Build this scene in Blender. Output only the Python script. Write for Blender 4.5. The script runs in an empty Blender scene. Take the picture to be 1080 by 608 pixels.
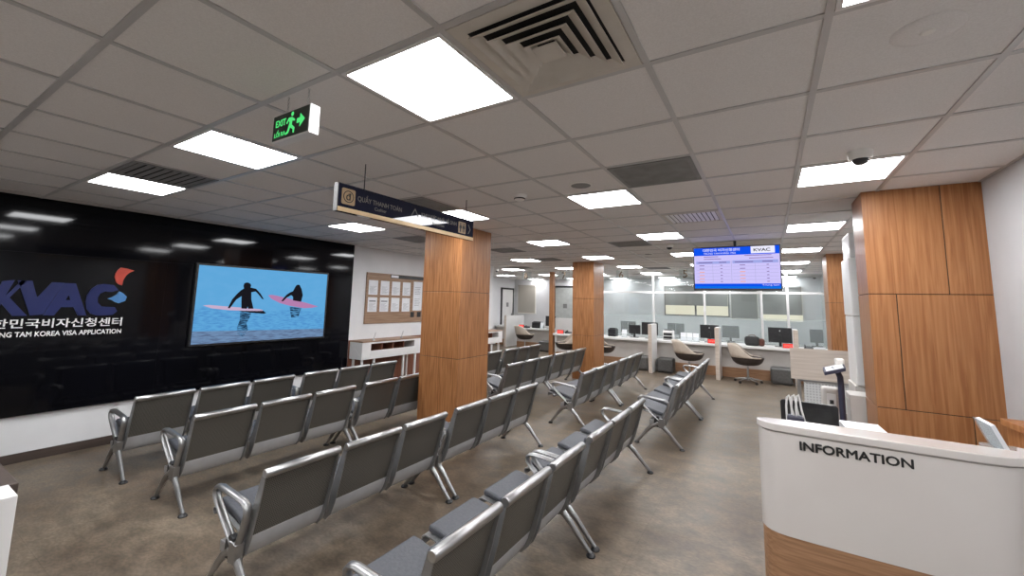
import bpy, bmesh, math, random
from mathutils import Vector, Matrix
random.seed(7)
PI = math.pi
scn = bpy.context.scene
COL = scn.collection
CEIL = 2.753
CAM_Z = 1.76
GX, GY, T = -1.5854, -0.1457, 0.6005          # ceiling grid origin and pitch (m)

# ------------------------------------------------------------------ materials
def new_mat(name):
    m = bpy.data.materials.new(name); m.use_nodes = True
    nt = m.node_tree; nt.nodes.clear()
    out = nt.nodes.new('ShaderNodeOutputMaterial')
    return m, nt, out

def mix_rgb(nt, fac, a, b):
    n = nt.nodes.new('ShaderNodeMix'); n.data_type = 'RGBA'
    nt.links.new(fac, n.inputs[0])
    n.inputs[6].default_value = (*a, 1); n.inputs[7].default_value = (*b, 1)
    return n.outputs[2]

def surf(name, c1, c2=None, rough=0.5, metal=0.0, scale=8.0, stretch=(1, 1, 1), detail=3.0, bump=0.0, bscale=None, spec=0.5, coat=0.0, distort=0.0, ramp=(0.35, 0.65)):
    m, nt, out = new_mat(name)
    p = nt.nodes.new('ShaderNodeBsdfPrincipled')
    nt.links.new(p.outputs[0], out.inputs[0])
    p.inputs['Roughness'].default_value = rough
    p.inputs['Metallic'].default_value = metal
    p.inputs['Specular IOR Level'].default_value = spec
    p.inputs['Coat Weight'].default_value = coat
    tc = nt.nodes.new('ShaderNodeTexCoord')
    mp = nt.nodes.new('ShaderNodeMapping'); mp.inputs['Scale'].default_value = stretch
    nt.links.new(tc.outputs['Object'], mp.inputs[0])
    nz = nt.nodes.new('ShaderNodeTexNoise'); nz.inputs['Scale'].default_value = scale
    nz.inputs['Detail'].default_value = detail; nz.inputs['Distortion'].default_value = distort
    nt.links.new(mp.outputs[0], nz.inputs['Vector'])
    rp = nt.nodes.new('ShaderNodeMapRange'); rp.inputs[1].default_value = ramp[0]; rp.inputs[2].default_value = ramp[1]
    nt.links.new(nz.outputs['Fac'], rp.inputs[0])
    if c2 is None: c2 = tuple(min(1, c * 1.06) for c in c1)
    nt.links.new(mix_rgb(nt, rp.outputs[0], c1, c2), p.inputs['Base Color'])
    if bump:
        nb = nt.nodes.new('ShaderNodeTexNoise'); nb.inputs['Scale'].default_value = bscale or scale
        nt.links.new(mp.outputs[0], nb.inputs['Vector'])
        bp = nt.nodes.new('ShaderNodeBump'); bp.inputs['Strength'].default_value = bump; bp.inputs['Distance'].default_value = 0.01
        nt.links.new(nb.outputs['Fac'], bp.inputs['Height']); nt.links.new(bp.outputs[0], p.inputs['Normal'])
    return m

def emit(name, c, s):
    m, nt, out = new_mat(name)
    e = nt.nodes.new('ShaderNodeEmission'); e.inputs[0].default_value = (*c, 1); e.inputs[1].default_value = s
    nt.links.new(e.outputs[0], out.inputs[0]); return m

def perforated(name, c, hole, pitch, axes, rough=0.4, metal=0.6):
    """sheet steel punched with a grid of small round holes"""
    m, nt, out = new_mat(name)
    p = nt.nodes.new('ShaderNodeBsdfPrincipled'); nt.links.new(p.outputs[0], out.inputs[0])
    p.inputs['Roughness'].default_value = rough; p.inputs['Metallic'].default_value = metal
    tc = nt.nodes.new('ShaderNodeTexCoord'); sp = nt.nodes.new('ShaderNodeSeparateXYZ')
    nt.links.new(tc.outputs['Object'], sp.inputs[0])
    prods = []
    for a in axes:
        mu = nt.nodes.new('ShaderNodeMath'); mu.operation = 'MULTIPLY'; mu.inputs[1].default_value = 2 * PI / pitch
        nt.links.new(sp.outputs[a], mu.inputs[0])
        si = nt.nodes.new('ShaderNodeMath'); si.operation = 'SINE'; nt.links.new(mu.outputs[0], si.inputs[0]); prods.append(si)
    pr = nt.nodes.new('ShaderNodeMath'); pr.operation = 'ADD'
    nt.links.new(prods[0].outputs[0], pr.inputs[0]); nt.links.new(prods[1].outputs[0], pr.inputs[1])
    gt = nt.nodes.new('ShaderNodeMath'); gt.operation = 'GREATER_THAN'; gt.inputs[1].default_value = 0.7
    nt.links.new(pr.outputs[0], gt.inputs[0])
    nt.links.new(mix_rgb(nt, gt.outputs[0], c, hole), p.inputs['Base Color'])
    return m

def frosted(name, c, clear, spec=0.5):
    m, nt, out = new_mat(name)
    a = nt.nodes.new('ShaderNodeBsdfTransparent'); a.inputs[0].default_value = (0.93, 0.96, 0.96, 1)
    b = nt.nodes.new('ShaderNodeBsdfPrincipled'); b.inputs['Base Color'].default_value = (*c, 1); b.inputs['Roughness'].default_value = 0.25; b.inputs['Specular IOR Level'].default_value = spec
    x = nt.nodes.new('ShaderNodeMixShader'); x.inputs[0].default_value = 1 - clear
    nt.links.new(a.outputs[0], x.inputs[1]); nt.links.new(b.outputs[0], x.inputs[2]); nt.links.new(x.outputs[0], out.inputs[0])
    return m

M = {}
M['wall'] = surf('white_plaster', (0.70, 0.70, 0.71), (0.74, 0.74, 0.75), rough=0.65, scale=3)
M['wall_r'] = surf('white_plaster_darkened', (0.47, 0.47, 0.48), (0.50, 0.50, 0.51), rough=0.65, scale=3)  # same white wall paint, colour darkened to offset strong light from the nearby panel
M['ceil'] = surf('mineral_ceiling_tile', (0.72, 0.695, 0.675), (0.78, 0.755, 0.735), rough=0.9, scale=160, detail=2, bump=0.08, bscale=220)
M['tbar'] = surf('painted_ceiling_bar', (0.50, 0.49, 0.48), (0.54, 0.53, 0.52), rough=0.35, metal=0.2, scale=4)
M['skirt'] = surf('dark_brown_skirting', (0.045, 0.032, 0.026), (0.07, 0.05, 0.04), rough=0.5, scale=6, stretch=(1, .2, 4))
M['wood'] = surf('oak_veneer', (0.225, 0.088, 0.028), (0.415, 0.185, 0.072), rough=0.42, scale=7, stretch=(9, 9, 0.35), detail=6, distort=0.6, spec=0.4)
M['wood_dark'] = surf('oak_veneer_panel', (0.27, 0.105, 0.036), (0.39, 0.175, 0.068), rough=0.4, scale=6, stretch=(9, 9, 0.3), detail=6, distort=0.6, spec=0.4)
M['wood_h'] = surf('oak_desk_veneer', (0.25, 0.13, 0.065), (0.38, 0.21, 0.115), rough=0.45, scale=6, stretch=(0.6, 5, 12), detail=5, distort=0.5)
M['wood_board'] = surf('notice_board_laminate', (0.26, 0.155, 0.095), (0.36, 0.23, 0.15), rough=0.5, scale=6, stretch=(4, 0.5, 9), detail=5)
M['wood_red'] = surf('reddish_brown_panel', (0.17, 0.06, 0.035), (0.24, 0.09, 0.05), rough=0.5, scale=5, stretch=(5, 5, 0.5))
M['beige_lam'] = surf('pale_ash_laminate', (0.55, 0.47, 0.40), (0.64, 0.56, 0.49), rough=0.5, scale=5, stretch=(0.5, 4, 9), detail=5)
M['groove'] = surf('dark_groove', (0.05, 0.028, 0.016), rough=0.8)
M['white'] = surf('white_lacquer', (0.72, 0.71, 0.70), (0.76, 0.75, 0.74), rough=0.3, scale=3)
M['desk_white'] = surf('gloss_white_solid_surface', (0.60, 0.56, 0.53), (0.64, 0.60, 0.57), rough=0.2, scale=1.5, coat=0.3)
M['grey_white'] = surf('warm_grey_laminate', (0.50, 0.47, 0.44), (0.56, 0.53, 0.50), rough=0.5, scale=3)
M['gloss_black'] = surf('gloss_black_panel', (0.003, 0.003, 0.004), (0.004, 0.004, 0.006), rough=0.065, scale=1.2, bump=0.05, bscale=0.9, spec=0.22)
M['black'] = surf('black_plastic', (0.012, 0.012, 0.014), (0.02, 0.02, 0.022), rough=0.35, scale=20)
M['black_matt'] = surf('matt_black', (0.02, 0.02, 0.02), (0.03, 0.03, 0.03), rough=0.7, scale=20)
M['navy'] = surf('gloss_navy_sign', (0.010, 0.012, 0.026), (0.013, 0.015, 0.03), rough=0.015, scale=2, spec=0.3)
M['gold'] = surf('gold_trim', (0.62, 0.45, 0.25), (0.68, 0.5, 0.3), rough=0.4, metal=0.2, scale=6)
M['gold_dull'] = surf('dull_gold', (0.36, 0.25, 0.145), (0.40, 0.28, 0.17), rough=0.5)
M['letter_blue'] = surf('letter_blue', (0.012, 0.019, 0.098), (0.015, 0.023, 0.115), rough=0.45, spec=0.3, scale=5)
M['letter_white'] = surf('letter_white', (0.85, 0.85, 0.85), rough=0.4)
M['letter_black'] = surf('letter_black', (0.012, 0.012, 0.012), rough=0.4)
M['red'] = surf('swoosh_red', (0.55, 0.06, 0.04), (0.62, 0.09, 0.05), rough=0.35)
M['swoosh_blue'] = surf('swoosh_blue', (0.07, 0.24, 0.55), (0.09, 0.28, 0.6), rough=0.35)
M['steel'] = surf('satin_steel', (0.33, 0.33, 0.33), (0.38, 0.38, 0.38), rough=0.33, metal=0.9, scale=12)
M['steel_grey'] = surf('grey_painted_steel', (0.30, 0.30, 0.305), (0.35, 0.35, 0.355), rough=0.38, metal=0.55, scale=10)
M['flange'] = surf('dark_steel_edge', (0.26, 0.26, 0.26), (0.31, 0.31, 0.31), rough=0.38, metal=0.7, scale=10)
M['chrome'] = surf('brushed_chrome', (0.44, 0.44, 0.44), (0.44, 0.44, 0.44), rough=0.33, metal=1.0, scale=20)
M['perf'] = perforated('perforated_steel', (0.155, 0.148, 0.132), (0.025, 0.024, 0.022), 0.011, (1, 2), metal=0.4)
M['steel_light'] = surf('pale_satin_steel', (0.50, 0.515, 0.54), (0.54, 0.555, 0.58), rough=0.42, metal=0.35, scale=12)
M['cushion'] = surf('blue_grey_vinyl', (0.050, 0.053, 0.063), (0.066, 0.069, 0.080), rough=0.55, scale=60, bump=0.1)
M['beige_fab'] = surf('beige_leather', (0.45, 0.38, 0.31), (0.5, 0.43, 0.36), rough=0.5, scale=20)
M['brown_fab'] = surf('dark_brown_leather', (0.035, 0.026, 0.022), (0.05, 0.037, 0.032), rough=0.5, scale=20)
M['ottoman'] = surf('charcoal_vinyl', (0.085, 0.083, 0.08), (0.11, 0.108, 0.104), rough=0.55, scale=20)
M['paper'] = surf('white_paper', (0.74, 0.75, 0.78), (0.78, 0.79, 0.82), rough=0.7)
M['ink'] = surf('grey_ink', (0.12, 0.12, 0.14), rough=0.7)
M['grey_vent'] = surf('grey_vent_metal', (0.22, 0.22, 0.215), (0.27, 0.27, 0.265), rough=0.6, metal=0.2)
M['void'] = surf('dark_duct', (0.01, 0.01, 0.01), rough=0.9)
M['vent_white'] = surf('cream_vent_metal', (0.55, 0.51, 0.45), (0.6, 0.56, 0.5), rough=0.45)
M['cream'] = surf('cream_plastic', (0.76, 0.74, 0.70), rough=0.4)
M['blind'] = surf('grey_roller_blind', (0.31, 0.31, 0.295), (0.35, 0.35, 0.335), rough=0.8, scale=40)
M['blind_beige'] = surf('beige_roller_blind', (0.40, 0.37, 0.32), (0.44, 0.41, 0.36), rough=0.8, scale=40)
M['sun_pane'] = emit('daylit_window', (1.0, 0.93, 0.74), 0.85)
M['light'] = emit('led_diffuser', (0.97, 0.98, 1.0), 31.0)
M['light_mid'] = emit('led_diffuser_softer', (0.97, 0.98, 1.0), 24.0)
M['light_dim'] = emit('led_diffuser_dimmed', (0.97, 0.98, 1.0), 14.0)
M['exit_green'] = emit('exit_green', (0.10, 0.85, 0.22), 0.9)
M['exit_board'] = surf('exit_board', (0.012, 0.022, 0.016), rough=0.3)
M['led_red'] = emit('led_red', (1.0, 0.04, 0.035), 1.1)
M['led_hot'] = emit('led_digit', (1.0, 0.22, 0.18), 1.3)
M['glass_f'] = frosted('frosted_film', (0.66, 0.72, 0.72), 0.78)
def clear_glass():
    m, nt, out = new_mat('clear_glass')
    a = nt.nodes.new('ShaderNodeBsdfTransparent'); a.inputs[0].default_value = (0.95, 0.98, 0.98, 1)
    b = nt.nodes.new('ShaderNodeBsdfGlossy'); b.inputs['Roughness'].default_value = 0.03
    x = nt.nodes.new('ShaderNodeMixShader'); x.inputs[0].default_value = 0.03
    nt.links.new(a.outputs[0], x.inputs[1]); nt.links.new(b.outputs[0], x.inputs[2]); nt.links.new(x.outputs[0], out.inputs[0])
    return m
M['glass_c'] = clear_glass()
M['door_glass'] = surf('pale_frosted_door', (0.48, 0.50, 0.48), (0.54, 0.56, 0.54), rough=0.3)
M['bag_brown'] = surf('brown_leather', (0.10, 0.03, 0.018), rough=0.6)
M['bronze'] = surf('bronze_digit', (0.10, 0.07, 0.045), rough=0.4, metal=0.4)
M['acrylic'] = frosted('clear_acrylic', (0.7, 0.72, 0.74), 0.75)
M['plate'] = frosted('clear_plate', (0.4, 0.4, 0.4), 0.97, 0.1)
M['indigo'] = surf('dark_indigo_plastic', (0.03, 0.03, 0.055), rough=0.45)
def video(name, c1, c2, s, stretch, scale=6):
    m, nt, out = new_mat(name)
    e = nt.nodes.new('ShaderNodeEmission'); e.inputs[1].default_value = s
    tc = nt.nodes.new('ShaderNodeTexCoord'); mp = nt.nodes.new('ShaderNodeMapping'); mp.inputs['Scale'].default_value = stretch
    nz = nt.nodes.new('ShaderNodeTexNoise'); nz.inputs['Scale'].default_value = scale; nz.inputs['Detail'].default_value = 4
    rp = nt.nodes.new('ShaderNodeMapRange'); rp.inputs[1].default_value = .45; rp.inputs[2].default_value = .62
    nt.links.new(tc.outputs['Object'], mp.inputs[0]); nt.links.new(mp.outputs[0], nz.inputs['Vector']); nt.links.new(nz.outputs['Fac'], rp.inputs[0])
    nt.links.new(mix_rgb(nt, rp.outputs[0], c1, c2), e.inputs[0]); nt.links.new(e.outputs[0], out.inputs[0]); return m
M['v_sky'] = video('video_sky', (0.115, 0.385, 0.70), (0.125, 0.395, 0.71), 1.0, (1, 1, 2))
M['v_sea'] = video('video_sea', (0.115, 0.385, 0.70), (0.080, 0.28, 0.60), 1.0, (1, 2, 14))
M['v_shore'] = video('video_shore', (0.16, 0.27, 0.45), (0.10, 0.15, 0.26), 1.0, (1, 1.5, 16))
M['v_dark'] = emit('video_dark', (0.010, 0.010, 0.014), 1.0)
M['v_pink'] = emit('video_pink', (0.56, 0.42, 0.60), 1.0)
M['v_rose'] = emit('video_rose', (0.45, 0.21, 0.42), 1.0)
M['v_refl'] = video('video_reflection', (0.01, 0.03, 0.07), (0.10, 0.33, 0.62), 1.0, (1, 2, 18), 8)
M['s_lav'] = emit('screen_lavender', (0.62, 0.56, 0.96), 1.0)
M['s_band'] = emit('screen_band', (0.36, 0.40, 0.80), 1.0)
M['s_blue'] = emit('screen_blue', (0.005, 0.085, 0.85), 1.0)
M['s_azure'] = emit('screen_azure', (0.005, 0.16, 0.75), 1.0)
M['s_white'] = emit('screen_white', (0.85, 0.85, 1.0), 1.0)
M['s_line'] = emit('screen_line', (0.36, 0.36, 0.62), 1.0)
M['s_mark'] = emit('screen_mark', (0.20, 0.12, 0.35), 1.0)
M['s_orange'] = emit('screen_orange', (0.95, 0.38, 0.20), 1.0)

def floor_material():
    m, nt, out = new_mat('brown_mottled_vinyl')
    p = nt.nodes.new('ShaderNodeBsdfPrincipled'); nt.links.new(p.outputs[0], out.inputs[0])
    tc = nt.nodes.new('ShaderNodeTexCoord')
    def noise(scale, detail, stretch, lo, hi, dist=0.0):
        mp = nt.nodes.new('ShaderNodeMapping'); mp.inputs['Scale'].default_value = stretch
        nt.links.new(tc.outputs['Object'], mp.inputs[0])
        n = nt.nodes.new('ShaderNodeTexNoise'); n.inputs['Scale'].default_value = scale; n.inputs['Detail'].default_value = detail
        n.inputs['Distortion'].default_value = dist
        nt.links.new(mp.outputs[0], n.inputs['Vector'])
        r = nt.nodes.new('ShaderNodeMapRange'); r.inputs[1].default_value = lo; r.inputs[2].default_value = hi
        nt.links.new(n.outputs['Fac'], r.inputs[0]); return r.outputs[0]
    big = noise(1.3, 5, (0.8, 1.0, 1), 0.35, 0.68, 0.3)
    fine = noise(9, 8, (0.75, 1.0, 1), 0.34, 0.66, 0.25)
    vein = noise(55, 4, (0.6, 1.0, 1), 0.38, 0.62)
    a = mix_rgb(nt, big, (0.118, 0.088, 0.062), (0.200, 0.160, 0.117))
    def mult(col, fac, lo, hi):
        mr = nt.nodes.new('ShaderNodeMapRange'); mr.inputs[3].default_value = lo; mr.inputs[4].default_value = hi
        nt.links.new(fac, mr.inputs[0])
        n = nt.nodes.new('ShaderNodeVectorMath'); n.operation = 'SCALE'
        nt.links.new(col, n.inputs[0]); nt.links.new(mr.outputs[0], n.inputs['Scale']); return n.outputs[0]
    c = mult(mult(a, fine, 0.66, 1.24), vein, 0.84, 1.12)
    # faint tile joints of 0.6 m
    br = nt.nodes.new('ShaderNodeTexBrick'); br.offset = 0.0
    br.inputs['Scale'].default_value = 1.0; br.inputs['Mortar Size'].default_value = 0.0025
    br.inputs['Brick Width'].default_value = 0.9; br.inputs['Row Height'].default_value = 0.9
    nt.links.new(tc.outputs['Object'], br.inputs['Vector'])
    c = mult(c, br.outputs['Fac'], 1.0, 0.8)
    nt.links.new(c, p.inputs['Base Color'])
    rr = nt.nodes.new('ShaderNodeMapRange'); rr.inputs[3].default_value = 0.36; rr.inputs[4].default_value = 0.5
    nt.links.new(fine, rr.inputs[0]); nt.links.new(rr.outputs[0], p.inputs['Roughness'])
    p.inputs['Specular IOR Level'].default_value = 0.4
    return m
M['floor'] = floor_material()

# ------------------------------------------------------------------ object helpers
ORIG = {}
def tag(o, label=None, cat=None, group=None, kind=None):
    if label: o['label'] = label
    if cat: o['category'] = cat
    if group: o['group'] = group
    if kind: o['kind'] = kind
    return o

def thing(name, label, cat, loc=(0, 0, 0), group=None, rz=0.0):
    o = bpy.data.objects.new(name, None); COL.objects.link(o)
    o.empty_display_size = 0.1
    o.location = loc; o.rotation_euler = (0, 0, rz)
    ORIG[o.name] = Vector((0, 0, 0))
    return tag(o, label, cat, group)

class MB:
    """collects shapes into one mesh"""
    def __init__(s): s.bm = bmesh.new()
    def face(s, pts):
        vs = [s.bm.verts.new(p) for p in pts]
        return s.bm.faces.new(vs)
    def box(s, x0, x1, y0, y1, z0, z1, rz=0.0, piv=None):
        ps = [(x, y, z) for x in (x0, x1) for y in (y0, y1) for z in (z0, z1)]
        if rz:
            cx, cy = piv or ((x0 + x1) / 2, (y0 + y1) / 2); c, n = math.cos(rz), math.sin(rz)
            ps = [(cx + (x - cx) * c - (y - cy) * n, cy + (x - cx) * n + (y - cy) * c, z) for x, y, z in ps]
        v = [s.bm.verts.new(p) for p in ps]
        for f in ((0, 1, 3, 2), (4, 6, 7, 5), (0, 4, 5, 1), (2, 3, 7, 6), (0, 2, 6, 4), (1, 5, 7, 3)):
            s.bm.faces.new([v[i] for i in f])
        return s
    def prism(s, poly, fn, a, b):
        """extrude a 2-D outline: fn(u, v, w) -> point, w runs a..b"""
        A = [s.bm.verts.new(fn(u, v, a)) for u, v in poly]; B = [s.bm.verts.new(fn(u, v, b)) for u, v in poly]
        n = len(poly)
        s.bm.faces.new(A); s.bm.faces.new(B[::-1])
        for i in range(n): s.bm.faces.new([A[i], B[i], B[(i + 1) % n], A[(i + 1) % n]])
        return s
    def tube(s, pts, r, segs=10, closed=False, side=None, flat=1.0, cap=True):
        """round or oval bar along points; side = fixed axis that the 'flat' factor widens along"""
        pts = [Vector(p) for p in pts]; n = len(pts)
        rs = r if isinstance(r, (list, tuple)) else [r] * n
        rings = []; prev = None
        for i, p in enumerate(pts):
            if closed: t = pts[(i + 1) % n] - pts[i - 1]
            else: t = pts[min(i + 1, n - 1)] - pts[max(i - 1, 0)]
            t.normalize()
            if side is not None: u = Vector(side)
            elif prev is None:
                u = t.orthogonal().normalized()
            else: u = (prev - t * prev.dot(t)).normalized()
            prev = u
            w = t.cross(u).normalized()
            rings.append([s.bm.verts.new(p + u * math.cos(a) * rs[i] * flat + w * math.sin(a) * rs[i]) for a in [2 * PI * k / segs for k in range(segs)]])
        m = n if closed else n - 1
        for i in range(m):
            A, B = rings[i], rings[(i + 1) % n]
            for k in range(segs): s.bm.faces.new([A[k], A[(k + 1) % segs], B[(k + 1) % segs], B[k]])
        if not closed and cap:
            s.bm.faces.new(rings[0][::-1]); s.bm.faces.new(rings[-1])
        return s
    def lathe(s, prof, c=(0, 0, 0), segs=20, sx=1.0, sy=1.0):
        rings = []
        for r, z in prof:
            if r < 1e-5: rings.append([s.bm.verts.new((c[0], c[1], c[2] + z))])
            else: rings.append([s.bm.verts.new((c[0] + r * sx * math.cos(a), c[1] + r * sy * math.sin(a), c[2] + z)) for a in [2 * PI * k / segs for k in range(segs)]])
        for A, B in zip(rings, rings[1:]):
            for k in range(segs):
                q = (k + 1) % segs
                if len(A) == 1 and len(B) == 1: continue
                if len(A) == 1: s.bm.faces.new([A[0], B[q], B[k]])
                elif len(B) == 1: s.bm.faces.new([A[k], A[q], B[0]])
                else: s.bm.faces.new([A[k], A[q], B[q], B[k]])
        for R in (rings[0], rings[-1]):
            if len(R) > 2:
                try: s.bm.faces.new(R)
                except ValueError: pass
        return s
    def build(s, name, mat, parent=None, bevel=0.0, smooth=False, seg=2, wspace=False, solid=0.0, sub=0):
        bmesh.ops.remove_doubles(s.bm, verts=s.bm.verts, dist=1e-6)
        bmesh.ops.recalc_face_normals(s.bm, faces=s.bm.faces)
        me = bpy.data.meshes.new(name)
        if wspace and parent is not None:
            q = parent
            off = Vector(parent.location) if parent.parent is None else Vector(parent.parent.location)
            for v in s.bm.verts: v.co -= off
        s.bm.to_mesh(me); s.bm.free()
        me.materials.append(M[mat])
        if smooth:
            for p in me.polygons: p.use_smooth = True
        o = bpy.data.objects.new(name, me); COL.objects.link(o)
        if parent is not None: o.parent = parent
        if solid:
            md = o.modifiers.new('solid', 'SOLIDIFY'); md.thickness = solid; md.offset = 0
        if bevel:
            md = o.modifiers.new('bevel', 'BEVEL'); md.width = bevel; md.segments = seg; md.limit_method = 'ANGLE'
        if sub:
            md = o.modifiers.new('sub', 'SUBSURF'); md.levels = sub; md.render_levels = sub
        if smooth == 'auto':
            md = None
            me.set_sharp_from_angle(angle=math.radians(40))
        return o

def arc(cx, cy, r, a0, a1, n=6):
    return [(cx + r * math.cos(a0 + (a1 - a0) * k / n), cy + r * math.sin(a0 + (a1 - a0) * k / n)) for k in range(n + 1)]

def rrect(x0, x1, y0, y1, r, n=5):
    return arc(x1 - r, y1 - r, r, 0, PI / 2, n) + arc(x0 + r, y1 - r, r, PI / 2, PI, n) + arc(x0 + r, y0 + r, r, PI, 1.5 * PI, n) + arc(x1 - r, y0 + r, r, 1.5 * PI, 2 * PI, n)

def lettering(name, body, mat, parent, p, right, up, width=None, height=None, depth=0.004, weight=0.0, align='L', wspace=True, bold=0.0):
    """raised letters; p = lower-left (or lower-right) corner of the text's own box"""
    cu = bpy.data.curves.new('lettering_curve', 'FONT'); cu.body = body; cu.size = 1.0; cu.offset = weight
    cu.resolution_u = 3
    to = bpy.data.objects.new('lettering_curve', cu); COL.objects.link(to)
    dg = bpy.context.evaluated_depsgraph_get()
    me = bpy.data.meshes.new_from_object(to.evaluated_get(dg))
    bpy.data.objects.remove(to); bpy.data.curves.remove(cu)
    me.name = name
    xs = [v.co.x for v in me.vertices]; ys = [v.co.y for v in me.vertices]
    x0, x1, y0, y1 = min(xs), max(xs), min(ys), max(ys)
    sx = width / (x1 - x0) if width else None
    sy = height / (y1 - y0) if height else None
    if sx is None: sx = sy
    if sy is None: sy = sx
    bm = bmesh.new(); bm.from_mesh(me)
    right, up, p = Vector(right), Vector(up), Vector(p)
    nrm = right.cross(up)
    off = 0 if align == 'L' else -(x1 - x0) * sx
    if bold:
        src = bm.faces[:]
        for lv, (dx, dy) in enumerate(((bold, 0), (-bold, 0), (0, bold), (0, -bold), (bold * .7, bold * .7), (-bold * .7, bold * .7), (bold * .7, -bold * .7), (-bold * .7, -bold * .7))):
            d = bmesh.ops.duplicate(bm, geom=src)
            for e in d['geom']:
                if isinstance(e, bmesh.types.BMVert): e.co.x += dx; e.co.y += dy; e.co.z = -.03 * (lv + 1)
    g = bmesh.ops.extrude_face_region(bm, geom=bm.faces[:])
    for e in g['geom']:
        if isinstance(e, bmesh.types.BMVert): e.co.z += 1.0
    base = Vector((0, 0, 0))
    if wspace and parent is not None:
        base = Vector(parent.location) if parent.parent is None else Vector(parent.parent.location)
    for v in bm.verts:
        u, w, h = (v.co.x - x0) * sx + off, (v.co.y - y0) * sy, (depth * v.co.z if v.co.z > 0.5 else 0.0)
        v.co = p + right * u + up * w + nrm * h - base
    bmesh.ops.recalc_face_normals(bm, faces=bm.faces)
    bm.to_mesh(me); bm.free()
    me.materials.clear(); me.materials.append(M[mat])
    o = bpy.data.objects.new(name, me); COL.objects.link(o)
    if parent is not None: o.parent = parent
    return o

def dup(o, parent=None, **kw):
    """copy of a thing with its parts and sub-parts"""
    kids = list(o.children)
    c = o.copy(); COL.objects.link(c)
    if parent is not None: c.parent = parent
    for k in kids: dup(k, c)
    for a, b in kw.items(): setattr(c, a, b)
    return c

def struct(name, mb, mat, label=None, cat=None, **kw):
    o = mb.build(name, mat, **kw); o['kind'] = 'structure'
    return tag(o, label, cat)

YZ = lambda x0, d: (lambda u, v, w: (x0 + w * d, u, v))       # outlines on a plane x = const, facing +x
RY, RX, UP = (0, 1, 0), (1, 0, 0), (0, 0, 1)

# ------------------------------------------------------------------ the setting
XL, XR, YB, YF, XA = -6.65, 1.42, 16.1, -3.2, -9.75
struct('floor', MB().box(XA - .1, XR + .1, YF - .1, YB + .1, -0.08, 0), 'floor')
struct('ceiling', MB().box(XA - .1, XR + .1, YF - .1, YB + .1, CEIL, CEIL + 0.06), 'ceil')
struct('wall_left', MB().box(XL - .12, XL, YF, 9.8, 0, CEIL), 'wall')
struct('wall_return', MB().box(XA, XL - .12, 9.68, 9.8, 0, CEIL), 'wall')
struct('wall_alcove', MB().box(XA - .12, XA, 9.8, YB, 0, CEIL), 'wall')
struct('wall_back', MB().box(XA, XR, YB, YB + .12, 0, CEIL), 'wall')
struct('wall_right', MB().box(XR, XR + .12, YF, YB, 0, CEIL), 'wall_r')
struct('wall_front', MB().box(XL, XR, YF - .12, YF, 0, CEIL), 'wall')
struct('baseboard_left', MB().box(XL, XL + .015, YF, 9.8, 0, .095), 'skirt', bevel=.003)
struct('baseboard_back', MB().box(XA, XR, YB - .015, YB, 0, .095), 'skirt', bevel=.003)
struct('trim_wainscot', MB().box(XL, XL + .02, 5.09, 9.8, .095, .98), 'wood_red', bevel=.003)

# ceiling grid bars
mb = MB()
for i in range(-6, 15):
    x = GX - i * T
    if XA < x < XR: mb.box(x - .013, x + .013, YF, YB, CEIL - .006, CEIL)
for j in range(-5, 28):
    y = GY + j * T
    if YF < y < YB: mb.box(XA, XR, y - .014, y + .014, CEIL - .0055, CEIL)
struct('trim_ceiling_grid', mb, 'tbar')

def cell(i, j):
    """centre of the ceiling cell with indices i (towards the left wall) and j (into the room)"""
    return GX - i * T, GY + j * T

# square LED panels
light = thing('ceiling_light', 'x', 'ceiling light', (0, 0, CEIL), 'square ceiling light panels')
h = T / 2 - .014
fr = MB()
for a in ((-h, h, -h, -h + .018), (-h, h, h - .018, h), (-h, -h + .018, -h + .018, h - .018), (h - .018, h, -h + .018, h - .018)):
    fr.box(*a, -.010, -.001)
fr.build('frame', 'white', light)
MB().box(-h + .018, h - .018, -h + .018, h - .018, -.007, -.002).build('diffuser', 'light', light)
COLN = {11.5: 'leftmost, in the alcove', 8.5: 'in the alcove line', 5.5: 'line by the black wall', 2.5: 'second line from the black wall', -0.5: 'third line from the black wall', -3.5: 'line over the information desk'}
ROWN = {-1.5: 'row behind the camera', 2.5: 'first row from the camera', 6.5: 'second row from the camera', 10.5: 'third row from the camera', 14.5: 'fourth row from the camera', 18.5: 'fifth row from the camera', 22.5: 'sixth row from the camera', 26.5: 'row by the back wall'}
first = True
for i in (-3.5, -0.5, 2.5, 5.5, 8.5, 11.5):
    for j in ROWN:
        if i > 8 and j < 18: continue
        if i > 11 and j < 22: continue
        x, y = cell(i, j)
        o = light if first else dup(light)
        first = False
        o.location = (x, y, CEIL)
        if j > 20:
            for c_ in o.children:
                if c_.name.startswith('diffuser'):
                    c_.data = c_.data.copy(); c_.data.materials[0] = M['light_mid' if j < 25 else 'light_dim']
        o['label'] = 'square white ceiling panel, %s, %s' % (ROWN[j], COLN[i])

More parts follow.
